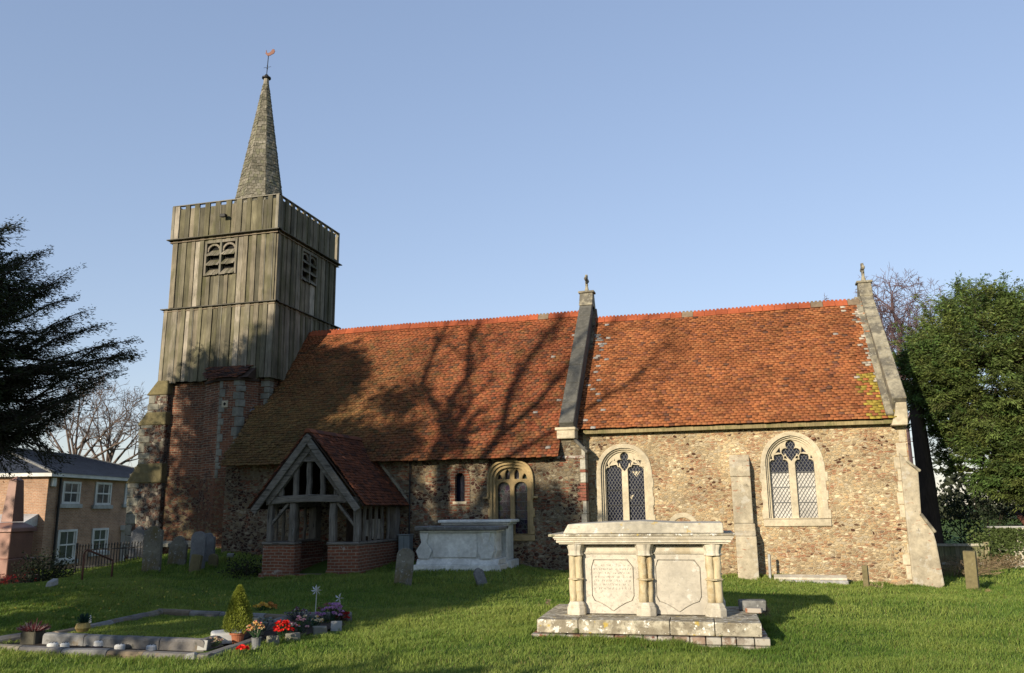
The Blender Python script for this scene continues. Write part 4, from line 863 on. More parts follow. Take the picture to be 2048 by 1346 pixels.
# worn lettering on the left panel
mb = MB(); z = .85
for ln in range(7):
    x = -.70+rng.uniform(0, .05)
    while x < -.2:
        for _ in range(rng.integers(1, 3)):
            h = .026; t = rng.uniform(-.5, .5); mb.bar((x, CY-.0025, z), (x+rng.uniform(-.008, .012), CY-.0025, z+h*rng.uniform(.6, 1)), .004, .004, (0, 1, 0), (.42, .39, .33))
        x += rng.choice([.014, .02, .03, .05])
    z -= .048
mb.build('worn_lettering', m_col, GT)
def column(cx, cy, lobes, r, name='column', nb=8):
    mb = MB()
    for (dx, dy, q) in lobes:
        zz = np.linspace(.40, 1.0, 9); mb.tube([(cx+dx+rng.normal(0, .003), cy+dy, z) for z in zz], [q*(1+rng.normal(0, .03)) for z in zz], 12)
    Cn = mb.build(name, m_tombcol, GT, 0, smooth=True)
    mb = MB(); mb.lathe([(r*1.45, .255), (r*1.45, .345), (r*1.4, .35), (r*1.25, .365), (r*1.3, .38), (r*1.15, .40), (r*1.0, .42)], nb, (cx, cy, 0), ph=math.pi/nb); mb.build('base', m_tombstone, Cn, .006)
    mb = MB(); mb.lathe([(r*1.0, .985), (r*1.1, .99), (r*1.1, 1.005), (r*1.0, 1.01), (r*1.02, 1.05), (r*1.25, 1.115), (r*1.3, 1.13)], 32, (cx, cy, 0), fl=.06, nf=8); mb.build('capital', m_tombstone, Cn, .003)
    mb = MB(); mb.lathe([(r*.95, .685), (r*1.1, .69), (r*1.1, .702), (r*.95, .707)], 20, (cx, cy, 0), fl=.08, nf=4); mb.build('annulet', m_tombcol, Cn)
column(-.905, CY-.06, [(-.043, 0, .047), (.04, -.008, .045), (0, .04, .05)], .088)
column(-.02, CY-.07, [(-.03, -.01, .056), (.062, .008, .028), (0, .04, .05)], .093)
column(.83, CY-.04, [(-.045, -.005, .05), (.045, .0, .05), (0, .04, .05)], .097)
for cx in (-.905, -.02, .83): column(cx, CY+.86, [(-.05, 0, .058), (.045, .01, .058), (0, -.05, .06)], .105)
mb = MB()
for (o, z0, z1) in ((-.03, 1.132, 1.15), (0, 1.152, 1.185), (.022, 1.187, 1.205), (.035, 1.207, 1.228)): mb.box(-1.165-o+.03, 1.06+o, .39-o, 1.60+o, z0, z1)
mb.build('cornice', m_tombstone, GT, .008, 2)
mb = MB(); mb.box(-1.23, 1.11, .345, 1.64, 1.23, 1.262); LID = mb.build('lid', m_tombslab, GT, .01, 2)
mb = MB(); mb.prism([(-1.05, 1.263), (.98, 1.263), (.97, 1.39), (.4, 1.392), (-.04, 1.42), (-.5, 1.405), (-.98, 1.383)], .42, 1.52); TBk = mb.build('top_block', m_tomblid, GT, .015, 2)
mb = MB(); mb.prism([(-.92, 1.266), (.86, 1.266), (.2, 1.37), (-.04, 1.392), (-.2, 1.375)], .405, .418); mb.build('pediment', m_tomblid, TBk, .006)
p = onZ(1470, 1210, .3); q = GT.matrix_world
mb = MB(); mb.box(-.17, .17, -.12, .12, 0, .12); o = tag(mb.jit(.006).build('fallen_stone', m_greylid, None, .015, 2), 'dark loose stone block lying on the tomb base behind its right end', 'stone'); o.location = (-.02, 11.75, .262)
mb = MB(); mb.box(-.055, .055, -.1, .1, 0, .06, (.42, .16, .08)); o = tag(mb.build('loose_brick', m_oldbrick, None, .008), 'loose red brick on the right edge of the large tomb base', 'brick'); pb = onZ(1491, 1222, .27); o.location = (.0, 11.42, .262); o.rotation_euler = (0, 0, R_(80))
# ================================================================== NAVE CHEST TOMBS
def bulge(x, z0, z1, w0, w1): return [(x-w0, z0), (x-w1, z0+(z1-z0)*.3), (x-w0*.55, z0+(z1-z0)*.62), (x-w0*.9, z1), (x+w0*.9, z1), (x+w0*.55, z0+(z1-z0)*.62), (x+w1, z0+(z1-z0)*.3), (x+w0, z0)]
za = .27
a, b = onZ(836, 1138, za), onZ(992, 1143, za); rz = .06
T = thing('chest_tomb', 'grey chest tomb with bulging corner pilasters and a dark lichened lid', 'tomb', ((a[0]+b[0])/2, (a[1]+b[1])/2+.02, za), rz); hw = (b[0]-a[0])/2*1.0
mb = MB(); mb.box(-hw, hw, 0, .95, -.2, .11); mb.build('base_step', m_palegrey, T, .02, 2)
mb = MB(); mb.prism([(0.03, .112), (.11, .23), (.84, .23), (.92, .112)], -hw+.05, hw-.05, 'yz'); mb.build('sloped_plinth', m_palegrey, T, .015, 2)
mb = MB(); mb.box(-hw+.16, hw-.16, .13, .82, .23, .80); mb.build('chest', m_palegrey, T)
mb = MB(); mb.prism([(-hw+.42, .26), (hw-.55, .26), (hw-.55, .78), (-hw+.42, .78)], .105, .13); mb.build('inscription_panel', m_palegrey, T, .012)
for x in (-hw+.22, hw-.34):
    for y in (.07, .70): mb = MB(); mb.prism(bulge(x, .235, .8, .12, .19), y, y+.16); mb.build('pilaster', m_palegrey, T, .015, 2)
mb = MB(); mb.prism([(hw-.17, .24), (hw-.12, .4), (hw-.16, .6), (hw-.13, .8), (hw-.19, .8), (hw-.19, .24)], .22, .72); mb.build('end_panel', m_palegrey, T, .01)
mb = MB(); mb.box(-hw+.12, hw-.1, .06, .9, .805, .85); mb.build('moulding', m_palegrey, T, .015, 2)
mb = MB(); mb.box(-hw+.02, hw-.02, -.02, .98, .855, .945); mb.jit(.006).build('lid', m_greylid, T, .03, 3)
b2 = onY(1020, 1133, 18.85); zb = b2[2]; lidr = onY(1022, 1045, b2[1]); lidl = onY(882, 1045, b2[1])
hw2 = (lidr[0]-lidl[0])/2; T = thing('chest_tomb', 'taller chest tomb with fluted pilasters, half hidden behind the grey one with bulging pilasters', 'tomb', ((lidr[0]+lidl[0])/2, b2[1]-.05, zb), .03)
mb = MB(); mb.box(-hw2, hw2+.02, -.05, .75, -.25, .14); mb.build('base_step', m_palegrey, T, .02, 2)
mb = MB(); mb.box(-hw2+.1, hw2-.1, .05, .65, .14, .93); mb.build('chest', m_palegrey, T, .01)
for x in (-hw2+.1, hw2-.28):
    mb = MB()
    for k in range(5): mb.box(x+k*.036, x+k*.036+.026, .03, .05, .2, .88)
    mb.box(x-.01, x+.19, .035, .07, .88, .95); mb.build('pilaster', m_palegrey, T, .006)
mb = MB(); mb.box(-hw2+.03, hw2-.03, -.02, .72, .935, .975); mb.build('moulding', m_palegrey, T, .012)
mb = MB(); mb.box(-hw2-.03, hw2+.03, -.08, .78, .98, 1.05); mb.build('lid', m_palegrey, T, .03, 3)
# ================================================================== HEADSTONES
def outline(kind, w, h):
    a = w/2
    if kind == 'round': return [(-a, 0), (a, 0), (a, h-a*.8)]+[(a*math.cos(t), h-a*.8+a*.8*math.sin(t)) for t in np.linspace(.2, math.pi-.2, 9)]+[(-a, h-a*.8)]
    if kind == 'shoulder': return [(-a, 0), (a, 0), (a, h-.1), (a*.86, h-.085), (a*.72, h-.12), (a*.6, h-.06)]+[(a*.6*math.cos(t), h-.08+.08*math.sin(t)) for t in np.linspace(.5, math.pi-.5, 7)]+[(-a*.6, h-.06), (-a*.72, h-.12), (-a*.86, h-.085), (-a, h-.1)]
    if kind == 'ogee': return [(-a, 0), (a, 0), (a, h-.2), (a*.75, h-.15), (a*.45, h-.05), (a*.15, h-.01), (0, h), (-a*.15, h-.01), (-a*.45, h-.05), (-a*.75, h-.15), (-a, h-.2)]
    if kind == 'scroll': return [(-a, 0), (a, 0), (a, h*.72), (a*1.02, h*.78), (a*.8, h*.86), (a*.55, h*.9)]+[(a*.5*math.cos(t), h*.9+h*.1*math.sin(t)) for t in np.linspace(.4, math.pi-.4, 7)]+[(-a*.55, h*.9), (-a*.8, h*.86), (-a*1.02, h*.78), (-a, h*.72)]
    return [(-a, 0), (a, 0), (a*.92, h*.97), (a*.5, h), (-a*.6, h), (-a*.92, h*.97)]
def headstone(px, py, wpx, hpx, kind, mat, label, rz=0, tilt=0, lean=0, t=.09, group=None, Y=None, name='headstone'):
    p = gr(px, py) if Y is None else onY(px, py, Y)
    dep = float((p-CAM)@_f)/FPX; w, h = wpx*dep, hpx*dep
    mb = MB(); mb.prism([(a, b) for a, b in outline(kind, w, h)], -t/2, t/2)
    poly = outline(kind, w, h); mb.V = [(v[0], v[1], v[2]-(.5 if v[2] == 0 else 0)) for v in mb.V]
    o = mb.build(name, mat, None, .012, 2); o.location = (p[0], p[1], p[2]); o.rotation_euler = (tilt, lean, rz)
    return tag(o, label, 'headstone', group)
g1 = 'headstones in the shade by the tower'
headstone(302, 1146, 38, 92, 'shoulder', m_head, 'tall shouldered headstone with white lichen, leftmost and nearest of the group by the tower', .12, .03, .02, .1, g1)
headstone(353, 1131, 36, 58, 'ogee', m_head, 'brown speckled headstone with an ogee top between the tall lichened one and the grey one', .2, -.02, .04, .1, g1)
headstone(395, 1118, 31, 54, 'round', m_headg, 'smooth blue grey round topped headstone by the tower with a streak down its face', .1, 0, .02, .08, g1, Y=17.3)
headstone(388, 1146, 24, 36, 'block', m_heady, 'small mossy brown headstone leaning in front of the blue grey one', .05, -.08, .1, .09, g1)
headstone(415, 1121, 28, 54, 'shoulder', m_headg, 'grey headstone partly hidden behind the right side of the blue grey one', .1, .03, .0, .09, g1, Y=18.0)
headstone(426, 1136, 20, 28, 'round', m_heady, 'tiny brown headstone low in the dark grass nearest the porch', .0, .05, .03, .08, g1)
headstone(272, 1118, 30, 64, 'scroll', m_headg, 'grey scroll topped headstone behind the tall lichened one at the tower buttress', .2, 0, .05, .09, g1, Y=19.6)
headstone(460, 1122, 14, 15, 'block', m_grey, 'low pale stump of a headstone beside the porch in dark grass', .3, .1, .06, .08, g1)
headstone(805, 1172, 35, 74, 'round', m_head, 'round topped speckled headstone standing alone on the lawn right of the porch', R_(28), .02, .09, .1)
headstone(967, 1175, 20, 40, 'scroll', m_greylid, 'small broken headstone leaning over on the lawn before the grey chest tomb', R_(40), -.25, -.28, .1)
g2 = 'thin stones seen edge on at the right'
headstone(1541, 1162, 10, 52, 'block', m_conc, 'thinnest grey upright stone close beside the ledger slab under the chancel', R_(80), .02, .0, .05, g2)
headstone(1734, 1180, 10, 48, 'block', m_heady, 'short sunlit upright stone in the grass before the east buttress', R_(70), 0, .0, .1, g2)
headstone(1947, 1186, 17, 82, 'block', m_heady, 'tallest upright stone, standing on the far right lawn before the fence', R_(68), .02, -.02, .22, g2)
a, b = onZ(1548, 1152, 0), onZ(1690, 1160, -.06)
mb = MB(); mb.box(-.72, .72, 0, .4, -.15, .05); mb.build
L_ = thing('ledger_tomb', 'low coped ledger slab lying at the foot of the chancel wall', 'tomb', (1.2, 19.35, G(1.2, 19.3)-.0), -.03)
mb = MB(); mb.box(-.76, .76, 0, .42, -.15, .06); mb.build('base', m_oldbrick, L_, .015); mb = MB(); mb.prism([(0, .062), (.0, .11), (.21, .16), (.42, .11), (.42, .062)], -.74, .74, 'yz'); mb.build('slab', m_tombstone, L_, .015, 2)
# ================================================================== KERBED GRAVE WITH FLOWERS
KG = thing('kerbed_grave', 'low stone kerbed grave plot with an inner lawn and a border of pots and plaques', 'grave', (-7.5, 10, 0))
KG_INV = Matrix.Translation((7.5, -10, 0))
def kpart(o): o.parent = KG; o.matrix_parent_inverse = KG_INV; return o
def top_at(x, y, z): return onZ(x, y, z)
KC = [(.36, .34, .31), (.31, .29, .27), (.40, .36, .28), (.27, .26, .25), (.38, .38, .37), (.33, .26, .18)]
def kerb_run(mb, p, q, wd, zb, zt0, zt1, side):
    """row of rounded kerb stones from p to q (front top edge), width to one side"""
    p = np.array(p[:2]); q = np.array(q[:2]); L = np.linalg.norm(q-p); d = (q-p)/L; nn = np.array([-d[1], d[0]])*side; x = 0
    while x < L-.02:
        l = min(random.uniform(.42, .75), L-x)
        if L-x-l < .2: l = L-x
        t0 = zt0+(zt1-zt0)*x/L; t1 = zt0+(zt1-zt0)*(x+l)/L; c = tuple(pick(KC)); o = rng.normal(0, .006); a = p+d*(x+.004); b = p+d*(x+l-.004); V = []
        for P, zt in ((a, t0), (b, t1)):
            zt += rng.normal(0, .004)
            for u, z in ((0, zb), (0, zt-.035), (.02, zt-.008), (.06, zt), (wd-.06, zt), (wd-.02, zt-.01), (wd, zt-.04), (wd, zb)): r = P+nn*(u+o); V.append((r[0], r[1], z))
        n = 8; F = [tuple(range(n))[::-1], tuple(range(n, 2*n))]+[(i, (i+1) % n, (i+1) % n+n, i+n) for i in range(n)]
        mb.add(V, F, c); x += l
ZK = .07
oFR = top_at(414, 1309, ZK); oFL = top_at(0, 1291, ZK); dF = (oFL-oFR); oFL = oFR+dF*1.12
oBR = top_at(522, 1276, ZK+.02); oBR2 = top_at(700, 1222, ZK+.04)
mb = MB(); kerb_run(mb, oFL, oFR, .15, -.2, ZK, ZK-.0, 1); kerb_run(mb, oFR, oBR, .15, -.2, ZK-.0, ZK+.03, 1)
iFR = top_at(408, 1279, .16); iFL = top_at(85, 1266, .16); iBR = top_at(586, 1231, .17); iBL = top_at(312, 1218, .2); oL = top_at(0, 1268, .2)
kpart(mb.build('outer_kerb', m_kerb, None))
mb = MB(); kerb_run(mb, iFL, iFR, .14, -.1, .16, .16, 1); kerb_run(mb, iFR, iBR, .14, -.1, .16, .17, 1)
d = iBL-iFL; kerb_run(mb, iFL+d*.06, iBL, .14, -.1, .16, .2, -1); kerb_run(mb, top_at(-45, 1277, .09), top_at(60, 1261, .12), .14, -.1, .09, .12, -1); kerb_run(mb, iBL, iBR+(iBR-iBL)*.02, .14, -.1, .2, .17, 1); e_ = onZ(705, 1226, .12); kerb_run(mb, onZ(590, 1226, .17), e_, .16, -.1, .17, .12, 1)
kpart(mb.build('inner_kerb', m_kerb, None))
mb = MB(); mb.add([tuple(oFL[:2])+(.012,), tuple(oFR[:2])+(.012,), tuple(oBR[:2])+(.03,), tuple((iBR+(iBR-iBL)*.05)[:2])+(.08,), tuple(iBL[:2])+(.12,), tuple(top_at(-45, 1277, .09)[:2])+(.03,)], [(0, 1, 2, 3, 4, 5)]); kpart(mb.build('gravel_bed', m_soil, None))
mb = MB(); mb.add([tuple(q) for q in (gr(505, 1292)+[0, 0, .025], gr(600, 1276)+[0, 0, .025], gr(690, 1254)+[0, 0, .025], gr(700, 1236)+[0, 0, .03], gr(600, 1232)+[0, 0, .03], gr(540, 1262)+[0, 0, .025])], [(0, 1, 2, 3, 4, 5)]); kpart(mb.build('border_soil', m_soil, None))
ILAWN = [iFL+[.1, .2, 0], iFR+[-.1, .2, 0], iBR+[-.15, -.05, 0], iBL+[.1, -.05, 0]]
mb = MB(); mb.add([tuple(p[:2])+(.115,) for p in ILAWN], [(0, 1, 2, 3)]); kpart(mb.build('inner_lawn', bpy.data.materials['lawn_ground'], None))
def petals(mb, c, r, n, cols, flat=.7):
    """a flower head: n small petals round c"""
    for k in range(n):
        t = rng.uniform(0, 2*math.pi); e = rng.uniform(-.2, 1.2); dd = np.array([math.cos(t)*math.cos(e), math.sin(t)*math.cos(e), math.sin(e)*flat]); sd = np.cross(dd, rng.normal(0, 1, 3)); sd /= np.linalg.norm(sd)+1e-6
        p = np.array(c)+dd*r*.15; q = np.array(c)+dd*r; m = (p+q)/2+[0, 0, r*.12]
        mb.add([p, m+sd*r*.38, q, m-sd*r*.38], [(0, 1, 2, 3)], tuple(np.array(cols[rng.integers(len(cols))])*rng.uniform(.75, 1.2)))
def bunch(name, label, pos, w, h, cols, n=14, hr=.045, leaf=(.035, .075, .03), group='flowers on the kerbed grave', vase=None, cat='flowers', leafn=60, parent=None):
    T = thing(name, label, cat, pos, rng.uniform(0, 6), group); mb = MB(); lf = MB(); h = h*.8
    z0 = vase[1] if vase else 0
    for k in range(n):
        a = rng.uniform(0, 6.28); rr = w*math.sqrt(rng.random())*.5; hh = z0+h*(1-.45*(rr/(w*.5+1e-6))**2)*rng.uniform(.75, 1.05); x, y = rr*math.cos(a), rr*math.sin(a)
        petals(mb, (x, y, hh), hr*rng.uniform(.7, 1.2), 11, cols); lf.bar((x*.3, y*.3, z0), (x, y, hh-.01), .006, .006, (1, .3, 0), leaf)
    for k in range(leafn):
        a = rng.uniform(0, 6.28); rr = w*.5*rng.random(); p = np.array([rr*math.cos(a), rr*math.sin(a), z0+h*rng.uniform(0, .8)]); dd = np.array([math.cos(a), math.sin(a), rng.uniform(-.2, 1)]); dd /= np.linalg.norm(dd); sd = np.cross(dd, [0, 0, 1]); l = hr*rng.uniform(.8, 1.6)
        lf.add([p, p+dd*l*.5+sd*l*.25, p+dd*l, p+dd*l*.5-sd*l*.25], [(0, 1, 2, 3)], tuple(np.array(leaf)*rng.uniform(.6, 1.5)))
    mb.build('blooms', m_petal, T); lf.build('leaves', m_leaf, T)
    if vase:
        r, hv, mat = vase; v = MB(); v.lathe([(r, -.03), (r*.85, hv*.5), (r*.95, hv*.9), (r*1.05, hv), (r*.8, hv), (r*.7, hv-.02)], 14); v.build('vase', mat, T, 0, smooth=False)
    return T
def gp(x, y, z=None): return gr(x, y) if z is None else onZ(x, y, z)
RED = [(.62, .02, .02), (.75, .04, .03)]; YEL = [(.75, .45, .06), (.7, .55, .15), (.6, .3, .08)]; PIN = [(.65, .3, .45), (.7, .45, .5)]; PUR = [(.4, .2, .5), (.55, .32, .62)]; WHI = [(.75, .7, .55), (.7, .68, .62)]; ORA = [(.6, .3, .1), (.62, .42, .16)]; MAR = [(.2, .05, .06), (.28, .09, .09), (.4, .3, .28)]
bunch('flower_bunch', 'bright red flowers lying in the grass outside the kerb corner', gp(483, 1310), .12, .12, RED, 6, .045, leafn=8)
bunch('flower_vase', 'orange and pink flowers in a metal vase beside the outer kerb', gp(512, 1298), .2, .22, ORA+[(.6, .12, .2), (.6, .5, .3)], 14, .035, vase=(.06, .13, m_headg), leafn=25)
bunch('flower_bunch', 'tall spray of scarlet artificial flowers among green leaves', gp(565, 1282), .2, .3, RED, 18, .05, leafn=60)
bunch('flower_bunch', 'pink blooms over green leaves right of the scarlet spray', gp(598, 1268), .24, .26, PIN, 10, .04, leafn=90)
bunch('flower_bunch', 'cream blooms over a dark green mound in the border', gp(622, 1262), .3, .27, WHI+ORA, 9, .045, leafn=160, leaf=(.02, .06, .035))
bunch('flower_bunch', 'purple blooms on tall stems at the far right end of the border', gp(662, 1250), .4, .36, PUR, 26, .05, leafn=120, leaf=(.025, .06, .03))
bunch('flower_bunch', 'dark red blooms beyond the white plaque at the border end', gp(683, 1246), .26, .18, [(.45, .03, .03), (.2, .03, .03)], 10, .05, leafn=60, leaf=(.08, .025, .02))
bunch('flower_bunch', 'golden yellow flowers beside the back kerb', gp(523, 1224), .26, .16, YEL, 16, .045, leafn=30)
bunch('flower_bunch', 'rusty orange flowers at the right of the yellow ones', gp(543, 1223), .16, .16, [(.5, .25, .08), (.45, .2, .06)], 9, .045, leafn=30)
bunch('flower_bunch', 'white flowers peeping out left of the small conifer', gp(466, 1228, .24), .1, .1, WHI, 5, .035, leafn=6)
bunch('flower_bunch', 'bluish grey dried flowers beside the low stone block', gp(527, 1262, .12), .3, .2, [(.2, .26, .32), (.3, .34, .36)], 14, .04, leafn=60, leaf=(.05, .07, .07))
bunch('flower_bunch', 'small cream and green posy in the near corner of the bed', gp(430, 1292, .06), .2, .12, [(.6, .55, .4), (.5, .3, .25)], 14, .025, leafn=70, leaf=(.12, .16, .07))
bunch('flower_bunch', 'dusky brown flowers behind the purple ones', gp(650, 1236), .3, .24, [(.28, .12, .1), (.2, .12, .09)], 12, .04, leafn=70)
bunch('flower_bunch', 'mixed white and maroon flowers beside the inner kerb end', gp(597, 1240, .12), .35, .2, [(.2, .06, .12), (.5, .5, .5), (.1, .12, .16)], 14, .035, leafn=110, leaf=(.03, .04, .045))
bunch('flower_bunch', 'pale lilac and red flowers lying in the middle of the border', gp(575, 1262, .1), .36, .14, [(.5, .4, .55), (.55, .1, .12), (.55, .5, .5)], 14, .05, leafn=40)
HP = thing('planter', 'square stone planter of maroon heather at the left of the kerbed grave', 'planter', gp(64, 1288, .02), .1, None); HP.scale = (.8,)*3
mb = MB(); mb.box(-.13, .13, -.12, .12, -.05, .2); mb.build('pot', m_kerb, HP, .015).data.attributes['Col'].data.foreach_set('color', np.tile([.17, .16, .12, 1], len(HP.children[0].data.polygons)).astype(np.float32))
mb = MB()
for k in range(260):
    a = rng.uniform(0, 6.28); rr = .24*math.sqrt(rng.random()); p = np.array([rr*math.cos(a)*.6, rr*math.sin(a)*.5, .2]); q = np.array([rr*math.cos(a)*1.1, rr*math.sin(a), .22+.17*rng.random()*(1.2-rr/.24)]); mb.bar(p, q, .008, .012, (1, .2, .1), tuple(np.array(MAR[rng.integers(3)])*rng.uniform(.6, 1.1)), .4)
mb.build('heather', m_leaf, HP)
PCn = thing('potted_conifer', 'small pointed golden green conifer in a terracotta pot on the kerbed grave', 'conifer', gp(474, 1286, .05)); PCn.scale = (.66, .66, .62)
mb = MB(); mb.lathe([(.10, 0), (.13, .16), (.155, .165), (.155, .2), (.13, .2), (.125, .17)], 18); mb.build('pot', m_terra, PCn)
N = 9000; t = rng.random(N)**.8; hz = .18+.86*t; rad = .235*np.interp(t, [0, .12, .3, .6, .85, 1], [.75, 1, .95, .62, .3, .04])*(.75+.3*rng.random(N)); an = rng.uniform(0, 2*math.pi, N); rad *= 1+.12*np.sin(an*5+hz*9)
def leaf_cloud(name, P, D, Ls, Ws, Cl, mat, parent=None):
    """diamond leaves: base P, direction D, length, width, colour"""
    N = len(P); D = D/np.linalg.norm(D, axis=1, keepdims=True); S = np.cross(D, rng.normal(0, 1, (N, 3))); S /= np.linalg.norm(S, axis=1, keepdims=True)+1e-9
    Ls = np.broadcast_to(Ls, N)[:, None]; Ws = np.broadcast_to(Ws, N)[:, None]
    V = np.stack([P, P+D*Ls*.5+S*Ws*.5, P+D*Ls, P+D*Ls*.5-S*Ws*.5], 1).reshape(-1, 3)
    return mesh_np(name, V, np.arange(4*N).reshape(N, 4), Cl, mat, parent)
P = np.stack([rad*np.cos(an), rad*np.sin(an), hz], 1); D = np.stack([np.cos(an)*.5, np.sin(an)*.5, np.full(N, 1.)], 1)+rng.normal(0, .3, (N, 3))
leaf_cloud('foliage', P, D, .06, .012, np.array([(.19, .22, .035)])*rng.uniform(.5, 1.5, (N, 1)), m_leaf, PCn)
mb = MB(); mb.tube([(0, 0, .17), (0, 0, .8)], [.015, .006], 6); mb.build('stem', m_bark, PCn)
mb = MB(); mb.box(-.1, .1, -.07, .07, 0, .22); o = tag(mb.build('stone_block', m_quoin, None, .012), 'upright square stone block beside the potted conifer', 'stone'); o.location = gp(508, 1272, .05); o.rotation_euler = (0, 0, .1)
mb = MB(); mb.box(-.075, .075, -.012, .012, -.02, .13); o = tag(mb.build('plaque', m_conc, None, .004), 'small pale plaque standing in the grass at the end of the flower border', 'plaque'); o.location = gp(672, 1262); o.rotation_euler = (-.25, 0, .35)
mb = MB(); mb.box(-.06, .06, -.008, .008, -.02, .09); o = tag(mb.build('plaque', m_conc, None, .004), 'little white card plaque in the near corner of the grave bed', 'plaque'); o.location = gp(404, 1297, .06); o.rotation_euler = (-.2, 0, .1)
mb = MB(); mb.hexa([(-.09, -.06, 0), (.09, -.06, 0), (.1, .06, 0), (-.1, .06, 0), (-.07, -.03, .09), (.05, -.03, .11), (.06, .04, .12), (-.06, .04, .1)]); o = tag(mb.jit(.01).build('rock', m_kerb, None, .02, 2), 'rough rock in the lit grass before the kerb corner', 'rock'); o.location = gp(383, 1318); o.scale = (.9, .7, .6)
for (x, y, sc, lb) in ((545, 1290, 1, 'brown sunlit stone beside the metal flower vase'), (585, 1282, 1.2, 'grey stone under the scarlet flowers'), (640, 1270, 1.3, 'grey block under the dark green mound')):
    mb = MB(); mb.box(-.07, .07, -.05, .05, -.03, .1); o = tag(mb.jit(.012).build('rock', m_quoin, None, .015, 2), lb, 'rock', 'stones edging the flower border'); o.location = gp(x, y); o.scale = (sc, 1, 1); o.rotation_euler = (0, 0, .4)
def pinwheel(x, y, h, r, lb, n=8):
    T = thing('pinwheel', lb, 'pinwheel', gp(x, y), rng.uniform(-.2, .2), 'pinwheels on the grave'); mb = MB(); mb.tube([(0, 0, 0), (.01, 0, h)], .006, 6); mb.build('stick', m_white, T); mb = MB()
    for k in range(n):
        a = 2*math.pi*k/n; c, s = math.cos(a), math.sin(a); b = a+.35; mb.add([(.01, -.012, h), (.01+r*.6*math.cos(b), -.03, h+r*.6*math.sin(b)), (.01+r*c, -.012, h+r*s), (.01+r*.3*math.cos(a-.2), -.01, h+r*.3*math.sin(a-.2))], [(0, 1, 2, 3)], (.5, .52, .6))
    mb.build('sails', m_petal, T)
pinwheel(630, 1240, .42, .085, 'taller silver pinwheel on a white stick in the flower border'); pinwheel(677, 1232, .26, .08, 'shorter silver pinwheel behind the purple flowers', 5)
MJ = m_white
for (x, y, z, r, lb) in ((66+40, 1287, .16, .075, 'leftmost'), (130, 1287, .16, .06, 'second'), (161, 1282, .1, .065, 'third'), (201, 1282, .15, .085, 'navy based fourth'), (240, 1290, .13, .07, 'fifth'), (304, 1291, .12, .075, 'sixth and lone'), (272, 1303, .07, .085, 'lowest, in the grass outside the kerb')):
    T = thing('flower_holder', 'white pierced flower holder lid in the grave bed, %s from the left' % lb if 'lowest' not in lb else 'round white pierced flower holder lid lowest in the grass outside the kerb', 'flower holder', onZ(x, y, z*.6), 0, 'white flower holders on the grave'); r *= .85
    mb = MB(); mb.lathe([(r, -.05), (r, -.008), (r*.92, .0), (r*.6, .012), (0.005, .014)], 18); mb.build('lid', MJ, T)
    mb = MB()
    for k in range(7):
        a = 2*math.pi*k/6; q = (0, 0) if k == 6 else (r*.55*math.cos(a), r*.55*math.sin(a)); mb.lathe([(.009, .011), (.009, .016)], 8, (q[0], q[1], 0))
    mb.build('holes', m_iron, T)
    if 'navy' in lb: mb = MB(); mb.lathe([(r*1.15, -.12), (r*1.15, -.052)], 4, ph=.8); mb.build('pot', M('navy_pot', (.012, .014, .05), rough=.4), T)
    else: mb = MB(); mb.lathe([(r*.85, -.14), (r*.9, -.052)], 14); mb.build('pot', m_iron, T)
mb = MB(); mb.box(-.17, .17, -.1, .1, 0, .13, (.6, .6, .58)); o = tag(mb.jit(.006).build('flower_tray', m_white, None, .03, 2), 'white speckled flower tray beside the terracotta pot', 'tray'); o.location = gp(452, 1284, .06); o.rotation_euler = (.1, 0, .7)
VJ = thing('ornament', 'squat yellow pot with dark leaves on the inner kerb', 'pot', onZ(165, 1263, .17)); VJ.scale = (.75,)*3; mb = MB(); mb.lathe([(.08, 0), (.12, .06), (.1, .13), (.07, .14)], 16); mb.build('pot', M('yellow_pot', (.4, .3, .1), rough=.5), VJ)
mb = MB()
for k in range(70): a = rng.uniform(0, 6.28); e = rng.uniform(.2, 1.3); dd = np.array([math.cos(a)*math.cos(e), math.sin(a)*math.cos(e), math.sin(e)]); mb.bar((0, 0, .12), np.array([0, 0, .13])+dd*rng.uniform(.08, .17), .02, .004, (.2, .3, 1), (.02, .05, .04))
mb.build('leaves', m_leaf, VJ)
mb = MB(); mb.hexa([(-.03, 0, 0), (.03, 0, 0), (.03, .03, 0), (-.03, .03, 0), (-.012, 0, .14), (.012, 0, .14), (.012, .02, .14), (-.012, .02, .14)]); o = tag(mb.build('ornament', m_white, None, .01), 'small white upright ornament by the yellow pot', 'ornament'); o.location = onZ(179, 1246, .2); o.scale = (.7,)*3
# ================================================================== WAR MEMORIAL, WREATHS, RAILINGS
wp = gr(15, 1176); wd_ = float((wp-CAM)@_f)/FPX
wpx = .86; WM = thing('war_memorial', 'reddish granite obelisk war memorial on a stepped pedestal at the left edge', 'memorial', wp, .1); WM.scale = (wpx, 1, 1); k = wd_*.93
mb = MB(); mb.box(-75*k, 36*k, -60*k, 60*k, -.3, 24*k); mb.build('kerb', m_kerb, WM, .02).data.materials[0] = m_granite
mb = MB(); mb.box(-48*k, 32*k, -40*k, 40*k, 24*k, 62*k); mb.build('step', m_granite, WM, .015)
mb = MB(); mb.box(-42*k, 26*k, -34*k, 34*k, 62*k, 118*k); mb.build('pedestal', m_granite, WM, .015)
mb = MB(); mb.hexa([(-48*k, -40*k, 118*k), (32*k, -40*k, 118*k), (32*k, 40*k, 118*k), (-48*k, 40*k, 118*k), (-46*k, -38*k, 126*k), (30*k, -38*k, 126*k), (30*k, 38*k, 126*k), (-46*k, 38*k, 126*k)])
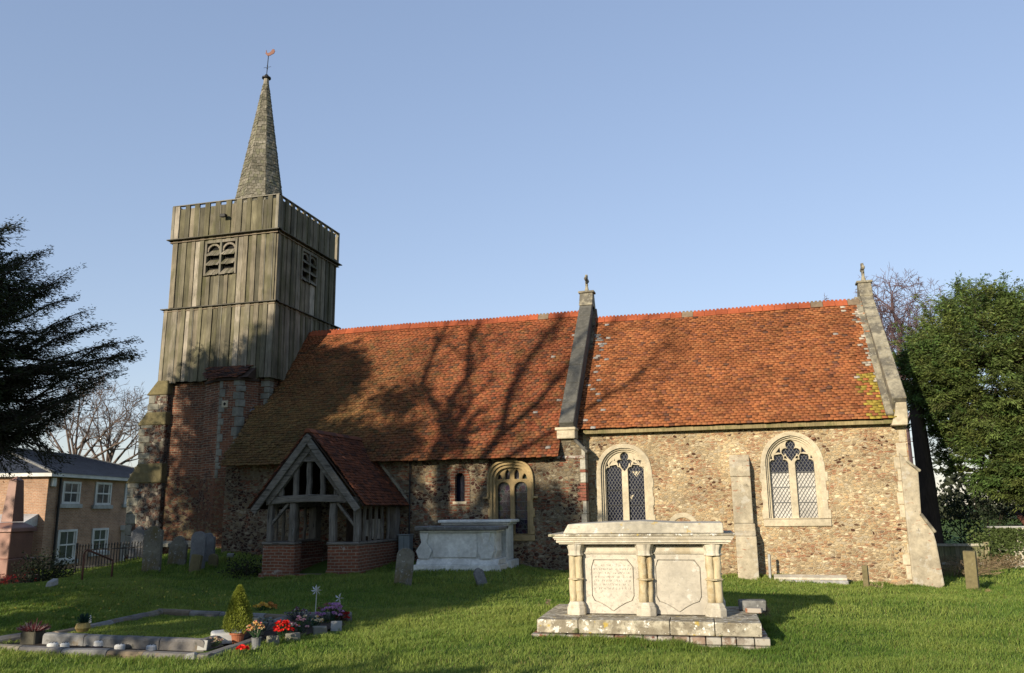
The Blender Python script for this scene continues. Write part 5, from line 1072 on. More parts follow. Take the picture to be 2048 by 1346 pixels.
mb.hexa([(-46*k, -38*k, 126*k), (30*k, -38*k, 126*k), (30*k, 38*k, 126*k), (-46*k, 38*k, 126*k), (-24*k, -16*k, 138*k), (10*k, -16*k, 138*k), (10*k, 16*k, 138*k), (-24*k, 16*k, 138*k)]); mb.build('cornice', m_granite, WM, .01)
mb = MB(); cxo = -7*k; mb.hexa([(cxo-17*k, -17*k, 139*k), (cxo+17*k, -17*k, 139*k), (cxo+17*k, 17*k, 139*k), (cxo-17*k, 17*k, 139*k), (cxo-11*k, -11*k, 228*k), (cxo+11*k, -11*k, 228*k), (cxo+11*k, 11*k, 228*k), (cxo-11*k, 11*k, 228*k)])
mb.add([(cxo-11*k, -11*k, 228.2*k), (cxo+11*k, -11*k, 228.2*k), (cxo+11*k, 11*k, 228.2*k), (cxo-11*k, 11*k, 228.2*k), (cxo, 0, 238*k)], [(0, 1, 4), (1, 2, 4), (2, 3, 4), (3, 0, 4)]); mb.build('obelisk', m_granite, WM, .008)
def wreath(x, y, r, lb, tilt=.5):
    p = onY(x, y, wp[1]-.72); mb = MB()
    for k2 in range(150):
        a = rng.uniform(0, 6.28); b = rng.uniform(0, 6.28); rr = r*.78+r*.2*math.cos(b); z = r*.2*math.sin(b); c = (rr*math.cos(a), z, rr*math.sin(a)); petals(mb, c, r*.13, 3, [(.16, .006, .012), (.1, .005, .01), (.24, .012, .018)])
    o = tag(mb.build('poppy_wreath', m_petal), lb, 'wreath', 'poppy wreaths at the war memorial'); o.location = p; o.rotation_euler = (-tilt, 0, .15)
wreath(62, 1154, .2, 'round red poppy wreath leaning at the right side of the memorial steps', .3); wreath(24, 1162, .19, 'red poppy wreath lying at the middle of the memorial step', .8); wreath(0, 1160, .19, 'leftmost red poppy wreath at the frame edge', .9)
mb = MB(); mb.hexa([(-.05, -.03, 0), (.05, -.03, 0), (.05, .0, .0), (-.05, .0, 0), (-.05, 0, .07), (.05, 0, .07), (.05, .015, .07), (-.05, .015, .07)]); o = tag(mb.build('card', m_white), 'small white card on the step under the wreaths', 'card'); o.location = onY(50, 1171, wp[1]-.7)
fl = gr(103, 1178); FLs = .62; FL = thing('floodlight', 'pale boxy floodlight tilted on the grass beside the memorial', 'floodlight', fl, -.2)
FL.scale = (FLs,)*3; mb = MB(); mb.hexa([(-.13, -.12, .06), (.12, -.12, .06), (.15, .1, .12), (-.1, .1, .12), (-.1, -.1, .2), (.13, -.1, .2), (.16, .08, .3), (-.08, .08, .3)]); mb.build('housing', m_conc, FL, .012); mb = MB(); mb.box(-.12, .1, -.1, .08, -.1, .058); mb.build('foot', m_stone, FL, .01)
# railings on the bank edge
ra_, rb_ = onY(150, 1138, 18.6), onY(284, 1131, 18.9)
RL = thing('iron_railings', 'black iron railings with pointed bars between the memorial and the tower', 'railings', ra_, math.atan2(rb_[1]-ra_[1], rb_[0]-ra_[0])); Lr = float(np.hypot(*(rb_-ra_)[:2])); dzr = (rb_[2]-ra_[2])
nb = 24; me0 = None
for i in range(nb):
    x = Lr*i/(nb-1); z = dzr*i/(nb-1)
    if me0 is None:
        mb = MB(); mb.tube([(0, 0, -.3), (0, 0, .56)], .012, 6); mb.lathe([(.012, .56), (.024, .58), (.003, .64)], 6); o = mb.build('bar', m_iron, RL); me0 = o.data
    else: o = bpy.data.objects.new('bar', me0); COL.objects.link(o); o.parent = RL
    o.location = (x, 0, z)
for zz in (.05, .47): mb = MB(); mb.bar((0, 0, zz), (Lr, 0, dzr+zz), .012, .035); mb.build('rail', m_iron, RL)
for x in (0, Lr): mb = MB(); mb.tube([(x, 0, -.3), (x, 0, .66+dzr*x/Lr)], .03, 8); mb.build('post', m_iron, RL)
h0, h1 = gr(163, 1168), gr(223, 1156); k = float((h0-CAM)@_f)/FPX
mb = MB(); mb.tube([h0+[0, 0, -.2], h0+[0, 0, 58*k], h0+[.02, 0, 64*k], h0+[.08, 0, 66*k], h1+[-.03, 0, 38*k], h1+[0, 0, 35*k], h1+[0, 0, -.2]], .022, 8); tag(mb.build('handrail', m_rust, None, smooth=True), 'bent rusty tubular handrail in front of the black railings', 'handrail')
# ================================================================== BRICK HOUSE
HC = onY(98, 952, 27); HE = HC[2]; a1 = R_(103); u1 = np.array([math.cos(a1), math.sin(a1), 0]); u2 = np.array([math.cos(a1+math.pi/2), math.sin(a1+math.pi/2), 0]); HB = -3
HS = thing('brick_house', 'modern two storey brown brick house with grey slate hipped roof and white sash windows', 'house', (HC[0], HC[1], 0)); HINV = Matrix.Translation((-HC[0], -HC[1], 0))
def hp(o): o.parent = HS; o.matrix_parent_inverse = HINV; return o
def H(a, b, z, off=0): return np.array([HC[0], HC[1], 0])+u1*a+u2*b+np.array([0, 0, z])
LA, LB = 13., 9.
mb = MB(); mb.hexa([H(0, 0, HB), H(0, LB, HB), H(LA, LB, HB), H(LA, 0, HB), H(0, 0, HE), H(0, LB, HE), H(LA, LB, HE), H(LA, 0, HE)]); hp(mb.build('wall', m_housebrick))
mb = MB(); e = .28; mb.hexa([H(-e, -e, HE-.02), H(-e, LB+e, HE-.02), H(LA+e, LB+e, HE-.02), H(LA+e, -e, HE-.02), H(-e, -e, HE+.12), H(-e, LB+e, HE+.12), H(LA+e, LB+e, HE+.12), H(LA+e, -e, HE+.12)]); hp(mb.build('fascia', m_white))
RH = onY(110, 893, 30)[2]; r0, r1 = 3.4, LA-3.4
mb = MB(); A_, B_, C_, D_ = H(-e-.05, -e-.05, HE+.1), H(-e-.05, LB+e, HE+.1), H(LA+e, LB+e, HE+.1), H(LA+e, -e-.05, HE+.1); E_, F_ = H(r0, LB/2, RH), H(r1, LB/2, RH)
def sl_rows(P0, P1, Q0, Q1, n=26):
    for i in range(n):
        t0, t1 = i/n, (i+1.25)/n; t1 = min(t1, 1); f = lambda P, Q, t: P+(Q-P)*t
        a, b, c, d = f(P0, Q0, t0), f(P1, Q1, t0), f(P1, Q1, t1), f(P0, Q0, t1); w_ = np.linalg.norm(b-a); m = max(1, int(w_/.35))
        for j in range(m):
            u0, u1_ = j/m, (j+.97)/m; c0 = tuple(np.array((.10, .115, .15))*rng.uniform(.75, 1.25)); up = np.array([0, 0, .03])
            mb.add([f(a, b, u0)+up, f(a, b, u1_)+up, f(d, c, u1_), f(d, c, u0)], [(0, 1, 2, 3)], c0)
sl_rows(D_, A_, F_, E_); sl_rows(A_, B_, E_, E_+.001)
mb.add([B_, C_, F_, E_], [(0, 1, 2, 3)], (.1, .115, .15)); mb.add([C_, D_, F_], [(0, 1, 2)], (.1, .115, .15)); HR = hp(mb.build('roof', m_slate))
mb = MB(); mb.bar(E_, F_, .14, .1, (0, 0, 1)); mb.bar(A_+[0, 0, .05], E_, .12, .08); mb.bar(D_+[0, 0, .05], F_, .12, .08); mb.build('hip_tiles', m_greylid, HR)
nF = -u2; nL = -u1
def hwin(px0, py0, px1, py1, lab=None):
    p = onP(px0, py0, HC, nF); q = onP(px1, py1, HC, nF); a0, a1_ = (p-HC)@u1, (q-HC)@u1; z1, z0 = p[2], q[2]
    mb = MB()
    def bx(a, b, o0, o1, za, zb): mb.hexa([H(a, -o1, za), H(b, -o1, za), H(b, -o0, za), H(a, -o0, za), H(a, -o1, zb), H(b, -o1, zb), H(b, -o0, zb), H(a, -o0, zb)])
    f = .09; bx(a0, a0+f, 0, .05, z0, z1); bx(a1_-f, a1_, 0, .05, z0, z1); bx(a0+f, a1_-f, 0, .05, z1-f, z1); bx(a0+f, a1_-f, 0, .05, z0, z0+f); zm = (z0+z1)/2; bx(a0+f, a1_-f, 0, .045, zm-.03, zm+.03); am = (a0+a1_)/2; bx(am-.02, am+.02, 0, .035, z0+f, z1-f)
    W = hp(mb.build('window', m_white)); mb = MB(); bx(a0+f, a1_-f, .0, .012, z0+f, z1-f); mb.build('pane', m_houseglass, W); mb = MB(); bx(a0-.15, a1_+.15, 0, .1, z0-.16, z0); mb.build('sill', m_conc, W)
    mb = MB(); bx(a0+f, a0+f+.14, .014, .02, z0+f, z1-f); bx(a1_-f-.14, a1_-f, .014, .02, z0+f, z1-f); mb.build('curtain', m_blind, W)
for q in ((125, 962, 157, 1008), (191, 964, 219, 1010), (250, 967, 276, 1008), (115, 1060, 148, 1118), (184, 1057, 212, 1102)): hwin(*q)
p = onP(243, 1056, HC, nF); q = onP(262, 1110, HC, nF); a0 = (p-HC)@u1; mb = MB(); a2 = (q-HC)@u1
def hb(a, b, o0, o1, za, zb): mb.hexa([H(a, -o1, za), H(b, -o1, za), H(b, -o0, za), H(a, -o0, za), H(a, -o1, zb), H(b, -o1, zb), H(b, -o0, zb), H(a, -o0, zb)])
hb(a0, a0+.2, 0, .2, q[2]-.6, p[2]-.1); hb(a2-.05, a2+.15, 0, .2, q[2]-.6, p[2]-.1); hb(a0-.1, a2+.25, 0, .35, p[2]-.1, p[2]+.12); DR = hp(mb.build('door_surround', m_white)); mb = MB(); hb(a0+.2, a2-.05, 0, .06, q[2]-.6, p[2]-.1); mb.build('door', M('red_door', (.3, .03, .02), rough=.5), DR)
p = onP(118, 962, HC, nF); a0 = (p-HC)@u1; mb = MB(); mb.tube([H(a0, -.08, HE-.05), H(a0, -.08, HB)], .05, 8); hp(mb.build('drainpipe', m_iron))
p = onP(105, 963, HC, nF); a0 = (p-HC)@u1; mb = MB(); hb(a0-.14, a0+.14, 0, .1, p[2]-.2, p[2]+.15); hp(mb.build('alarm_box', m_white, None, .02))
pl = onP(70, 1046, HC, nL); bb = (pl-HC)@u2; mb = MB()
def hl(a, b, o0, o1, za, zb, za2=None): mb.hexa([H(-o1, a, za), H(-o1, b, za), H(-o0, b, za), H(-o0, a, za), H(-o1, a, zb), H(-o1, b, zb), H(-o0, b, zb if za2 is None else za2), H(-o0, a, zb if za2 is None else za2)])
hl(bb-.1, bb+6, 0, 1.1, pl[2]-.12, pl[2]-.05, pl[2]+.35); hp(mb.build('lean_to_roof', m_slate)); mb = MB(); hl(bb+.0, bb+6, 0, .9, HB, pl[2]-.13); hp(mb.build('lean_to_wall', m_housebrick))
# overhead cable
ca, cb = onY(-40, 842, 30), onY(287, 849, TY0+.6)
mb = MB(); mb.tube([ca+(cb-ca)*t+np.array([0, 0, -.25*4*t*(1-t)]) for t in np.linspace(0, 1, 14)], .012, 5); tag(mb.build('overhead_cable', m_iron), 'thin dark cable strung through the sky to the tower buttress', 'cable')
# ================================================================== VEGETATION
def nrm(a): return a/(np.linalg.norm(a, axis=-1, keepdims=True)+1e-9)
class Tree:
    """collects wood segments and leaf blades of one tree"""
    def __init__(s): s.seg = []; s.P = []; s.D = []; s.L = []; s.C = []
    def limb(s, pts, r0, r1):
        pts = np.array(pts, float); n = len(pts)-1
        for i in range(n): s.seg.append((pts[i], pts[i+1], r0+(r1-r0)*i/n, r0+(r1-r0)*(i+1)/n))
    def wood(s, name, mat, parent, n=5):
        A = np.array([q[0] for q in s.seg]); B = np.array([q[1] for q in s.seg]); ra = np.array([q[2] for q in s.seg])[:, None]; rb = np.array([q[3] for q in s.seg])[:, None]
        d = nrm(B-A); h = np.where(np.abs(d[:, 2:3]) < .9, [[0, 0, 1.]], [[1., 0, 0]]); x = nrm(np.cross(d, h)); y = np.cross(d, x); V = []
        for k in range(n): t = 2*math.pi*k/n; V.append(A+ra*(x*math.cos(t)+y*math.sin(t)))
        for k in range(n): t = 2*math.pi*k/n; V.append(B+d*rb*.3+rb*(x*math.cos(t)+y*math.sin(t)))
        V = np.stack(V, 1).reshape(-1, 3); F = np.array([(k, (k+1) % n, (k+1) % n+n, k+n) for k in range(n)]); F = (F[None]+(2*n*np.arange(len(A)))[:, None, None]).reshape(-1, 4)
        return mesh_np(name, V, F, None, mat, parent, smooth=True)
    def leaves(s, name, mat, parent, wl=.3):
        P, D, L, C = (np.concatenate(q) for q in (s.P, s.D, s.L, s.C)); return leaf_cloud(name, P, D, L, L*wl, C, mat, parent)
    def spray(s, a, b, n, ll, col, droop=.5, spread=.9, jit=.03):
        """flat yew-like spray of needles along a twig from a to b"""
        t = rng.random(n)[:, None]; P = a+(b-a)*t+rng.normal(0, jit, (n, 3)); d = nrm(b-a); sd = nrm(np.cross(d, [0, 0, 1.])+1e-6)
        D = d*rng.uniform(.3, 1, (n, 1))+sd*rng.choice([-1, 1], (n, 1))*rng.uniform(.1, spread, (n, 1))+np.array([0, 0, -1])*rng.uniform(0, droop, (n, 1))+rng.normal(0, .15, (n, 3))
        s.P.append(P); s.D.append(D); s.L.append(ll*rng.uniform(.6, 1.3, n)); s.C.append(np.array(col)*rng.uniform(.65, 1.35, (n, 1)))
    def bough(s, base, tip, r, ntw, twl, nlf, ll, col, sag=.12, droop=.5, start=.25, lat=1., tipcol=None, wig=.012, jit=.03):
        base = np.array(base, float); tip = np.array(tip, float); Lb = np.linalg.norm(tip-base); ts = np.linspace(0, 1, 7)
        pts = np.array([base+(tip-base)*t+np.array([0, 0, -sag*Lb*4*t*(1-t)]) for t in ts])+rng.normal(0, wig*Lb, (7, 3)); pts[0] = base; pts[-1] = tip; s.limb(pts, r, r*.18)
        d = (tip-base)/Lb; sd = nrm(np.cross(d, [0, 0, 1.])); up = np.cross(sd, d)
        for k in range(ntw):
            t = start+(1-start)*(k+rng.random())/ntw; i = min(int(t*6), 5); p = pts[i]+(pts[i+1]-pts[i])*(t*6-i); q = rng.choice([-1, 1])
            dd = nrm(d*rng.uniform(.5, 1.1)+sd*q*rng.uniform(.2, .9)*lat+up*rng.uniform(-.35, .35)); l = twl*(1.15-t*.75)*rng.uniform(.6, 1.2); e = p+dd*l+np.array([0, 0, -.12*l]); s.limb([p, e], r*.22*(1.2-t), .004)
            c = np.array(col) if tipcol is None else np.array(col)*(1-t*t)+np.array(tipcol)*t*t
            s.spray(p, e, nlf, ll, c, droop, jit=jit); s.spray(e, e+dd*ll*1.2, max(3, nlf//4), ll, c, droop*.5)
        s.spray(pts[-2], tip+d*ll, nlf, ll, col if tipcol is None else tipcol, droop)
    def cloud(s, c, r, n, ll, col, k=40, cr=.35):
        """leaf clumps through an ellipsoid volume"""
        m = max(1, n//k); q = nrm(rng.normal(0, 1, (m, 3)))*rng.random((m, 1))**.45; cc = np.array(c)+q*np.array(r); P = (cc[:, None]+rng.normal(0, cr, (m, k, 3))).reshape(-1, 3); D = rng.normal(0, 1, (m*k, 3)); D[:, 2] -= .3
        s.P.append(P); s.D.append(D); s.L.append(ll*rng.uniform(.6, 1.3, m*k)); s.C.append(np.repeat(np.array(col)*rng.uniform(.55, 1.5, (m, 1)), k, 0)*rng.uniform(.8, 1.2, (m*k, 1)))
# ---- dark yew whose boughs hang in at the left edge
YT = np.array([-16.1, 13.2]); yz0 = G(*YT); YW = thing('yew_tree', 'dark spreading yew with drooping boughs hanging in at the left edge', 'tree', (*YT, yz0)); T = Tree()
ydir = np.array([YT[0], YT[1], 0])/np.hypot(*YT)
def yp(x, y, off=0.): return onP(x, y, np.array([YT[0], YT[1], 0])+ydir*off, ydir)
T.limb([(*YT, yz0-.3), (*(YT+[.05, .1]), 2.), (*(YT+[-.05, .05]), 4.5), (*YT, 6.2), (*(YT+[-.2, 0]), 7.0)], .32, .05)
tips = [(14, 448), (30, 520), (78, 505), (70, 545), (136, 545), (98, 578), (162, 624), (128, 600), (196, 650), (150, 665), (262, 680), (262, 702), (258, 718), (232, 742), (190, 700), (196, 760), (150, 790), (180, 775), (146, 818), (118, 824), (60, 800), (20, 760), (-20, 500), (-40, 560), (40, 600), (60, 660), (90, 720), (20, 690), (110, 760), (-30, 640), (-60, 720)]
low = [(42, 850), (70, 842), (104, 905), (122, 926), (80, 900), (20, 905), (50, 930), (0, 870), (-30, 900), (30, 880), (92, 935), (12, 945)]
for i, q in enumerate(tips+low):
    lowb = i >= len(tips); o = rng.uniform(-1.2, 1.2); t_ = yp(*q, o); hb_ = np.clip(t_[2]-(.55 if not lowb else -1.6)-rng.uniform(.2, .8), 2., 8); b_ = np.array([YT[0]+rng.normal(0, .08), YT[1]+rng.normal(0, .08), hb_])
    for rep in range(2 if not lowb else 1):
        tt = t_ if rep == 0 else t_+np.array([-.5, -.2, -.25])+rng.normal(0, .25, 3)
        T.bough(b_, tt, .05, 34 if not lowb else 20, .8, 38 if not lowb else 28, .08, (.028, .032, .016), sag=.05 if not lowb else -.12, droop=.45, start=.12, lat=1.25, wig=.03, jit=.055)
for k in range(60):
    x, y = rng.uniform(-420, 60), rng.uniform(440, 800); t_ = yp(x, y, rng.uniform(-2.5, 2.5)); b_ = np.array([YT[0], YT[1], max(2, t_[2]-rng.uniform(.2, 1))]); T.bough(b_, t_, .04, 14, .8, 20, .11, (.022, .032, .012), droop=.8)
T.wood('trunk', m_bark_d, YW).location = -np.array([*YT, yz0]); T.leaves('crown', m_leaf, YW, .24).location = -np.array([*YT, yz0])
# ---- trees behind the photographer, whose shade lies over the left half of the place
H20, E16 = SUN_AZ, SUN_EL
def UV(u, v, s): return np.array([u*math.cos(H20)+s*math.sin(H20), -u*math.sin(H20)+s*math.cos(H20), (v-s*math.sin(E16))/math.cos(E16)])
def shade_tree(name, label, u0, s, ells, cr=.3, ll=.25, col=(.04, .06, .02), kind='tree'):
    b = UV(u0, 0, s); b[2] = G(b[0], b[1]); R = thing(name, label, kind, b); T = Tree(); topv = max(e[1]+e[3]*.4 for e in ells)
    tp_ = UV(u0, topv, s); T.limb([b-[0, 0, .3], b*.6+tp_*.4, tp_], .3, .05)
    for (u, v, ru, rv, n) in ells:
        c = UV(u, v, s); T.cloud(c, (ru, 1.4, rv), int(n*1.9), ll, col, 40, cr); m = b*.35+tp_*.65; T.limb([m*(.7)+c*.3-[0, 0, .4], c], .07, .02)
    T.wood('trunk', m_bark_d, R).location = -b; T.leaves('crown', m_leaf, R, .55).location = -b
shade_tree('evergreen_tree', 'tall dense evergreen behind the photographer that shades the tower foot', -18.6, -5, [(-18.5, 9.2, 1.5, 1.35, 7000), (-18.9, 7.0, 2.0, 2.2, 8000), (-17.6, 5.2, 1.6, 2.6, 8000), (-20.9, 8.6, .8, 1.0, 1800), (-20.8, 6.2, 1.0, 1.6, 1800), (-18.5, 3.2, 3.0, 1.3, 4000), (-17.5, 3.0, 1.5, 1.3, 3500), (-16.5, 3.3, 1.0, 1.2, 2600), (-16.3, 7.0, .9, .7, 1400), (-21.7, 6.9, .9, 1.6, 190), (-21.8, 4.4, 1.0, 1.3, 320), (-22.95, 6.2, .8, 2.3, 420), (-15.6, 8.7, .8, .25, 260)])
shade_tree('holly_tree', 'broad leafy holly behind the photographer that shades the porch lawn', -13, -7, [(-13.6, 4.1, 2.1, 1.7, 7000), (-11.6, 4.1, 1.3, 1.7, 4500), (-10.35, 3.3, .8, .95, 1900), (-15.2, 5.4, 1.3, 1.3, 2800), (-15.3, 2.9, 1.6, .6, 900), (-14.9, 7.2, 1.1, .5, 800), (-11.2, 5.9, 1.0, .6, 900), (-10.0, 2.45, .9, .4, 900), (-12.2, 2.35, 1.2, .5, 900), (-16.3, 6.2, 1.0, .9, 1500)])
shade_tree('laurel_bush', 'rounded laurel bush close behind the photographer shading the near grass', -6.4, -3, [(-6.3, .75, 1.3, .9, 3800), (-5.2, .9, .9, .8, 2200), (-7.2, .5, .6, .7, 800)], cr=.2, kind='bush')
def branching(T, p, d, l, r, depth, up=.12, spread=.5, minr=.004):
    """recursive bare branches"""
    n = 3; pts = [p]
    for i in range(n): d = nrm(d+rng.normal(0, .10, 3)+np.array([0, 0, up*.3])); p = p+d*l/n; pts.append(p)
    T.limb(pts, r, r*.62)
    if depth == 0: return
    for k in range(rng.integers(2, 4)):
        q = pts[rng.integers(1, n+1)] if k else pts[-1]; dd = nrm(d+rng.normal(0, spread, 3)+np.array([0, 0, up])); branching(T, q, dd, l*rng.uniform(.62, .85), max(minr, r*rng.uniform(.45, .66)), depth-1, up, spread, minr)
def bare_from(name, label, mat, base, limbs, depth, group=None, n=5, up=.1, spread=.5, minr=.006):
    R = thing(name, label, 'tree', base, 0, group); T = Tree()
    for pts, r0, r1, l in limbs:
        T.limb(pts, r0, r1); pts = np.array(pts, float)
        for i in range(1, len(pts)):
            d = nrm(pts[i]-pts[i-1])
            for k in range(2): branching(T, pts[i]-(pts[i]-pts[i-1])*rng.random()*.6, nrm(d+rng.normal(0, .5, 3)), l, r1*.8, depth-1, up, spread, minr)
        branching(T, pts[-1], d, l, r1, depth, up, spread, minr)
    T.wood('trunk', mat, R, n).location = -np.array(base, float); return R
s = -3; b = UV(-13.3, 0, s); b[2] = G(b[0], b[1]); U = lambda u, v, o=0: UV(u, v, s+o)+np.array([0, 0, 0.])
bare_from('bare_tree', 'leafless forked tree behind the photographer that throws branch shadows on the nave roof', m_bark, b, [
    ([b-[0, 0, .3], U(-13.35, 4), U(-13.45, 7.7)], .27, .2, .8),
    ([U(-13.45, 7.6), U(-14.0, 8.4), U(-15.0, 9.4, .3), U(-15.25, 10.4, .3), U(-15.4, 11.4, .2)], .13, .05, .9),
    ([U(-13.45, 7.6), U(-13.9, 8.9, -.2), U(-13.85, 9.7, -.2), U(-14.4, 11.0, -.3), U(-14.6, 12.4, -.3)], .17, .06, 1.),
    ([U(-13.3, 4.2), U(-12.3, 6.6, .4), U(-12.1, 7.9, .4), U(-12.45, 9.2, .5), U(-12.4, 10.8, .5), U(-12.2, 12., .5)], .17, .06, 1.),
    ([U(-12.1, 7.7, .4), U(-11.6, 8.8), U(-11.35, 10), U(-11, 11.4)], .12, .05, 1.1),
    ([U(-12.3, 6.5, .4), U(-11.2, 7.6, .6), U(-10.2, 8.8, .6), U(-9.5, 9.8, .6)], .10, .04, 1.),
    ([U(-12.9, 5.5), U(-14.5, 6.8), U(-15.6, 7.6)], .09, .03, .8)], 4, up=.12, spread=.55, minr=.008)
# ---- big conifer and its leaning trunk at the right
CB = np.array([5.35, 27.2, G(5.35, 27.2)]); CN = thing('conifer_tree', 'big sunlit dark green conifer filling the right edge behind the churchyard fence', 'tree', CB); T = Tree()
q0, q1, q2 = onY(1868, 1100, 27.2), onY(1852, 960, 27.2), onY(1834, 830, 27.2)
T.limb([q0-[0, 0, .6], q0, q1, q2, q2+[.2, .2, 1.2], q2+[.9, .4, 2.2]], .34, .1)
ELS = [((7.4, 28., 5.6), (2.5, 2.2, 2.55), 330), ((9.0, 28, 3.9), (2.2, 2, 2.5), 230), ((5.75, 27.6, 5.5), (1.0, 1.4, 1.15), 110), ((7.3, 28., 7.0), (1.2, 1.2, 1.5), 90), ((8.9, 28., 6.8), (1.2, 1.2, 1.35), 90), ((7.2, 28, 3.2), (1.5, 1.5, 1.1), 110), ((8.2, 27.7, 2.5), (1.7, 1.2, .9), 110), ((6.4, 27.8, 4.3), (.9, 1.2, .9), 60)]
for c, r, n in ELS:
    c = np.array(c); r = np.array(r)
    for k in range(n):
        d = nrm(rng.normal(0, 1, 3)); 
        if d[1] > .35: d[1] = -d[1]
        tip = c+d*r*rng.choice([rng.uniform(.8, 1.02), rng.uniform(1.02, 1.2)], p=[.8, .2]); base = c+d*r*rng.uniform(.15, .5)+np.array([0, 0, -.35]); g_ = rng.uniform(.55, 1.35); yl = rng.random()
        col = np.array((.066+.03*yl, .115, .03))*g_; T.bough(base, tip, .025, 12, .62, 15, .11, col*.7, sag=.05, droop=.75, start=.45, tipcol=col*1.25)
T.wood('trunk', m_bark_d, CN, 4).location = -CB; T.leaves('crown', m_leaf, CN, .26).location = -CB
# ivy-dark hedge under it
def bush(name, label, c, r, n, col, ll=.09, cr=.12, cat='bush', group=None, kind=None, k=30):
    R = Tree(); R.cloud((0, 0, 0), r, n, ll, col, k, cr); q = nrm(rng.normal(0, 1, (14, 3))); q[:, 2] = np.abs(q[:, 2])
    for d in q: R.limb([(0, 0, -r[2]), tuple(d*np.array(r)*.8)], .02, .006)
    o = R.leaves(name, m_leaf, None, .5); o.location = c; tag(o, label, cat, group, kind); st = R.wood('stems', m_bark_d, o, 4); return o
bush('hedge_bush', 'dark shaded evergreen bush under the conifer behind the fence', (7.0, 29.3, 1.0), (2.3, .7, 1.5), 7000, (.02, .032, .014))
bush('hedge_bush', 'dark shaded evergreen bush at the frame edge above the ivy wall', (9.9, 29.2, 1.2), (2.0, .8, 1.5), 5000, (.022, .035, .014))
bush('bramble_bush', 'green arching bramble in front of the ivy wall', (6.35, 26.6, .35), (.5, .4, .6), 1500, (.06, .085, .025))
# fence, white rails, ivy wall, shed
FN = thing('board_fence', 'mossy close boarded fence with pale rails behind the east buttress', 'fence', (4.6, 26.4, 0)); mb = MB(); x = 0; fz = onY(1930, 1088, 26.4)[2]; fb = onY(1905, 1145, 26.4)[2]
while x < 1.75: w_ = random.uniform(.12, .16); mb.box(x, x+w_-.012, 0, .025, fb-.3, fz+random.uniform(-.02, .02), tuple(pick([(.27, .26, .14), (.22, .22, .12), (.3, .28, .18)]))); x += w_
mb.build('boards', m_fence, FN)
for y in (1090, 1127): z = onY(1905, y, 26.3)[2]; mb = MB(); mb.box(0, 1.78, -.05, -.005, z-.035, z+.035, (.55, .52, .42)); mb.build('rail', m_fence, FN)
mb = MB(); mb.box(1.68, 1.8, -.06, .06, fb-.3, fz+.06, (.3, .27, .16)); mb.build('post', m_fence, FN)
wz = onY(2015, 1056, 26.6)[2]
IW = thing('garden_wall', 'white rendered garden wall overgrown with ivy at the right edge', 'wall', (6.55, 26.6, 0)); mb = MB(); mb.box(0, 6, 0, .2, -.6, wz); mb.build('render', m_plaster, IW); mb = MB(); mb.box(-.03, 6, -.04, .24, wz+.002, wz+.05); mb.build('coping', m_conc, IW, .01)
R = Tree(); N = 2600; P = np.stack([np.abs(rng.normal(0, .55, N)), rng.uniform(-.1, -.01, N), wz-np.abs(rng.normal(0, .45, N))], 1); R.P.append(P); R.D.append(rng.normal(0, 1, (N, 3))+[0, -.4, -.6]); R.L.append(rng.uniform(.04, .09, N)); R.C.append(np.array([(.06, .085, .025)])*rng.uniform(.5, 1.7, (N, 1))); R.leaves('ivy', m_leaf, IW, .8)
sz = onY(2040, 1018, 28.5)[2]; SH = thing('garden_shed', 'rusty brown shed roof showing above the ivy wall at the right edge', 'shed', (8.0, 28.2, 0)); mb = MB(); mb.box(0, 4, 0, 2.2, -.4, sz-.5); mb.build('wall', m_bark_d, SH); mb = MB(); mb.hexa([(-.15, -.15, sz-.55), (4.1, -.15, sz-.55), (4.1, 1.1, sz), (-.15, 1.1, sz), (-.15, -.15, sz-.5), (4.1, -.15, sz-.5), (4.1, 1.1, sz+.04), (-.15, 1.1, sz+.04)]); mb.build('roof', m_rust, SH)
# bare trees beyond
bb = onY(1826, 1000, 39); bb[2] = -.2; b2_ = bb+np.array([0, 0, 6.0])
bare_from('bare_tree', 'leafless purple twigged tree beyond the east gable', m_twigp, bb, [([bb, b2_, b2_+[.1, 0, 2]], .2, .12, 1.5)]+[([b2_+[0, 0, .25*i-.6], b2_+[dx*.6, dy, h*.5], b2_+[dx*.95, dy, h*.76]], .07, .03, 1.05) for i, (dx, dy, h) in enumerate([(-1.1, .2, 3.2), (-.6, -.3, 3.9), (.3, .3, 4.1), (1.1, -.2, 4.2), (1.9, .2, 3.6), (-.2, 0, 2.6), (.8, 0, 3.), (1.5, .3, 2.6), (-.9, -.2, 2.4)])], 6, n=3, up=.03, spread=.7, minr=.009)
for (px, py, Y, lb, hgt) in ((150, 905, 47, 'left and fuller of the two bare trees behind the house', 5.2), (215, 912, 50, 'right and lower of the two bare trees behind the house', 4.6)):
    bb = onY(px, py, Y); top = bb[2]; bb[2] = -2.2; m_ = bb.copy(); m_[2] = top-1.2
    bare_from('bare_tree', lb, m_twig, bb, [([bb, m_], .28, .18, 1.4)]+[([m_, m_+np.array([dx, 0, h])*hgt/5], .13, .06, 1.3) for dx, h in ((-2.2, 2.6), (-1.1, 3.4), (0, 3.6), (1.1, 3.2), (2.3, 2.5), (3.2, 1.6))], 5, 'bare trees behind the house', 4, .08, .5, .013)
# dark shrubs at the left
p = onY(85, 1150, 17.); bush('shrub', 'dark rounded shrub between the memorial and the house', (p[0], p[1], p[2]), (.75, .6, .55), 2600, (.02, .028, .015), .07)
p = onY(493, 1150, 17.4); bush('shrub', 'dark low shrub against the left porch pier', (p[0], p[1], G(p[0], p[1])+.05), (.5, .4, .32), 1500, (.025, .032, .015), .06)
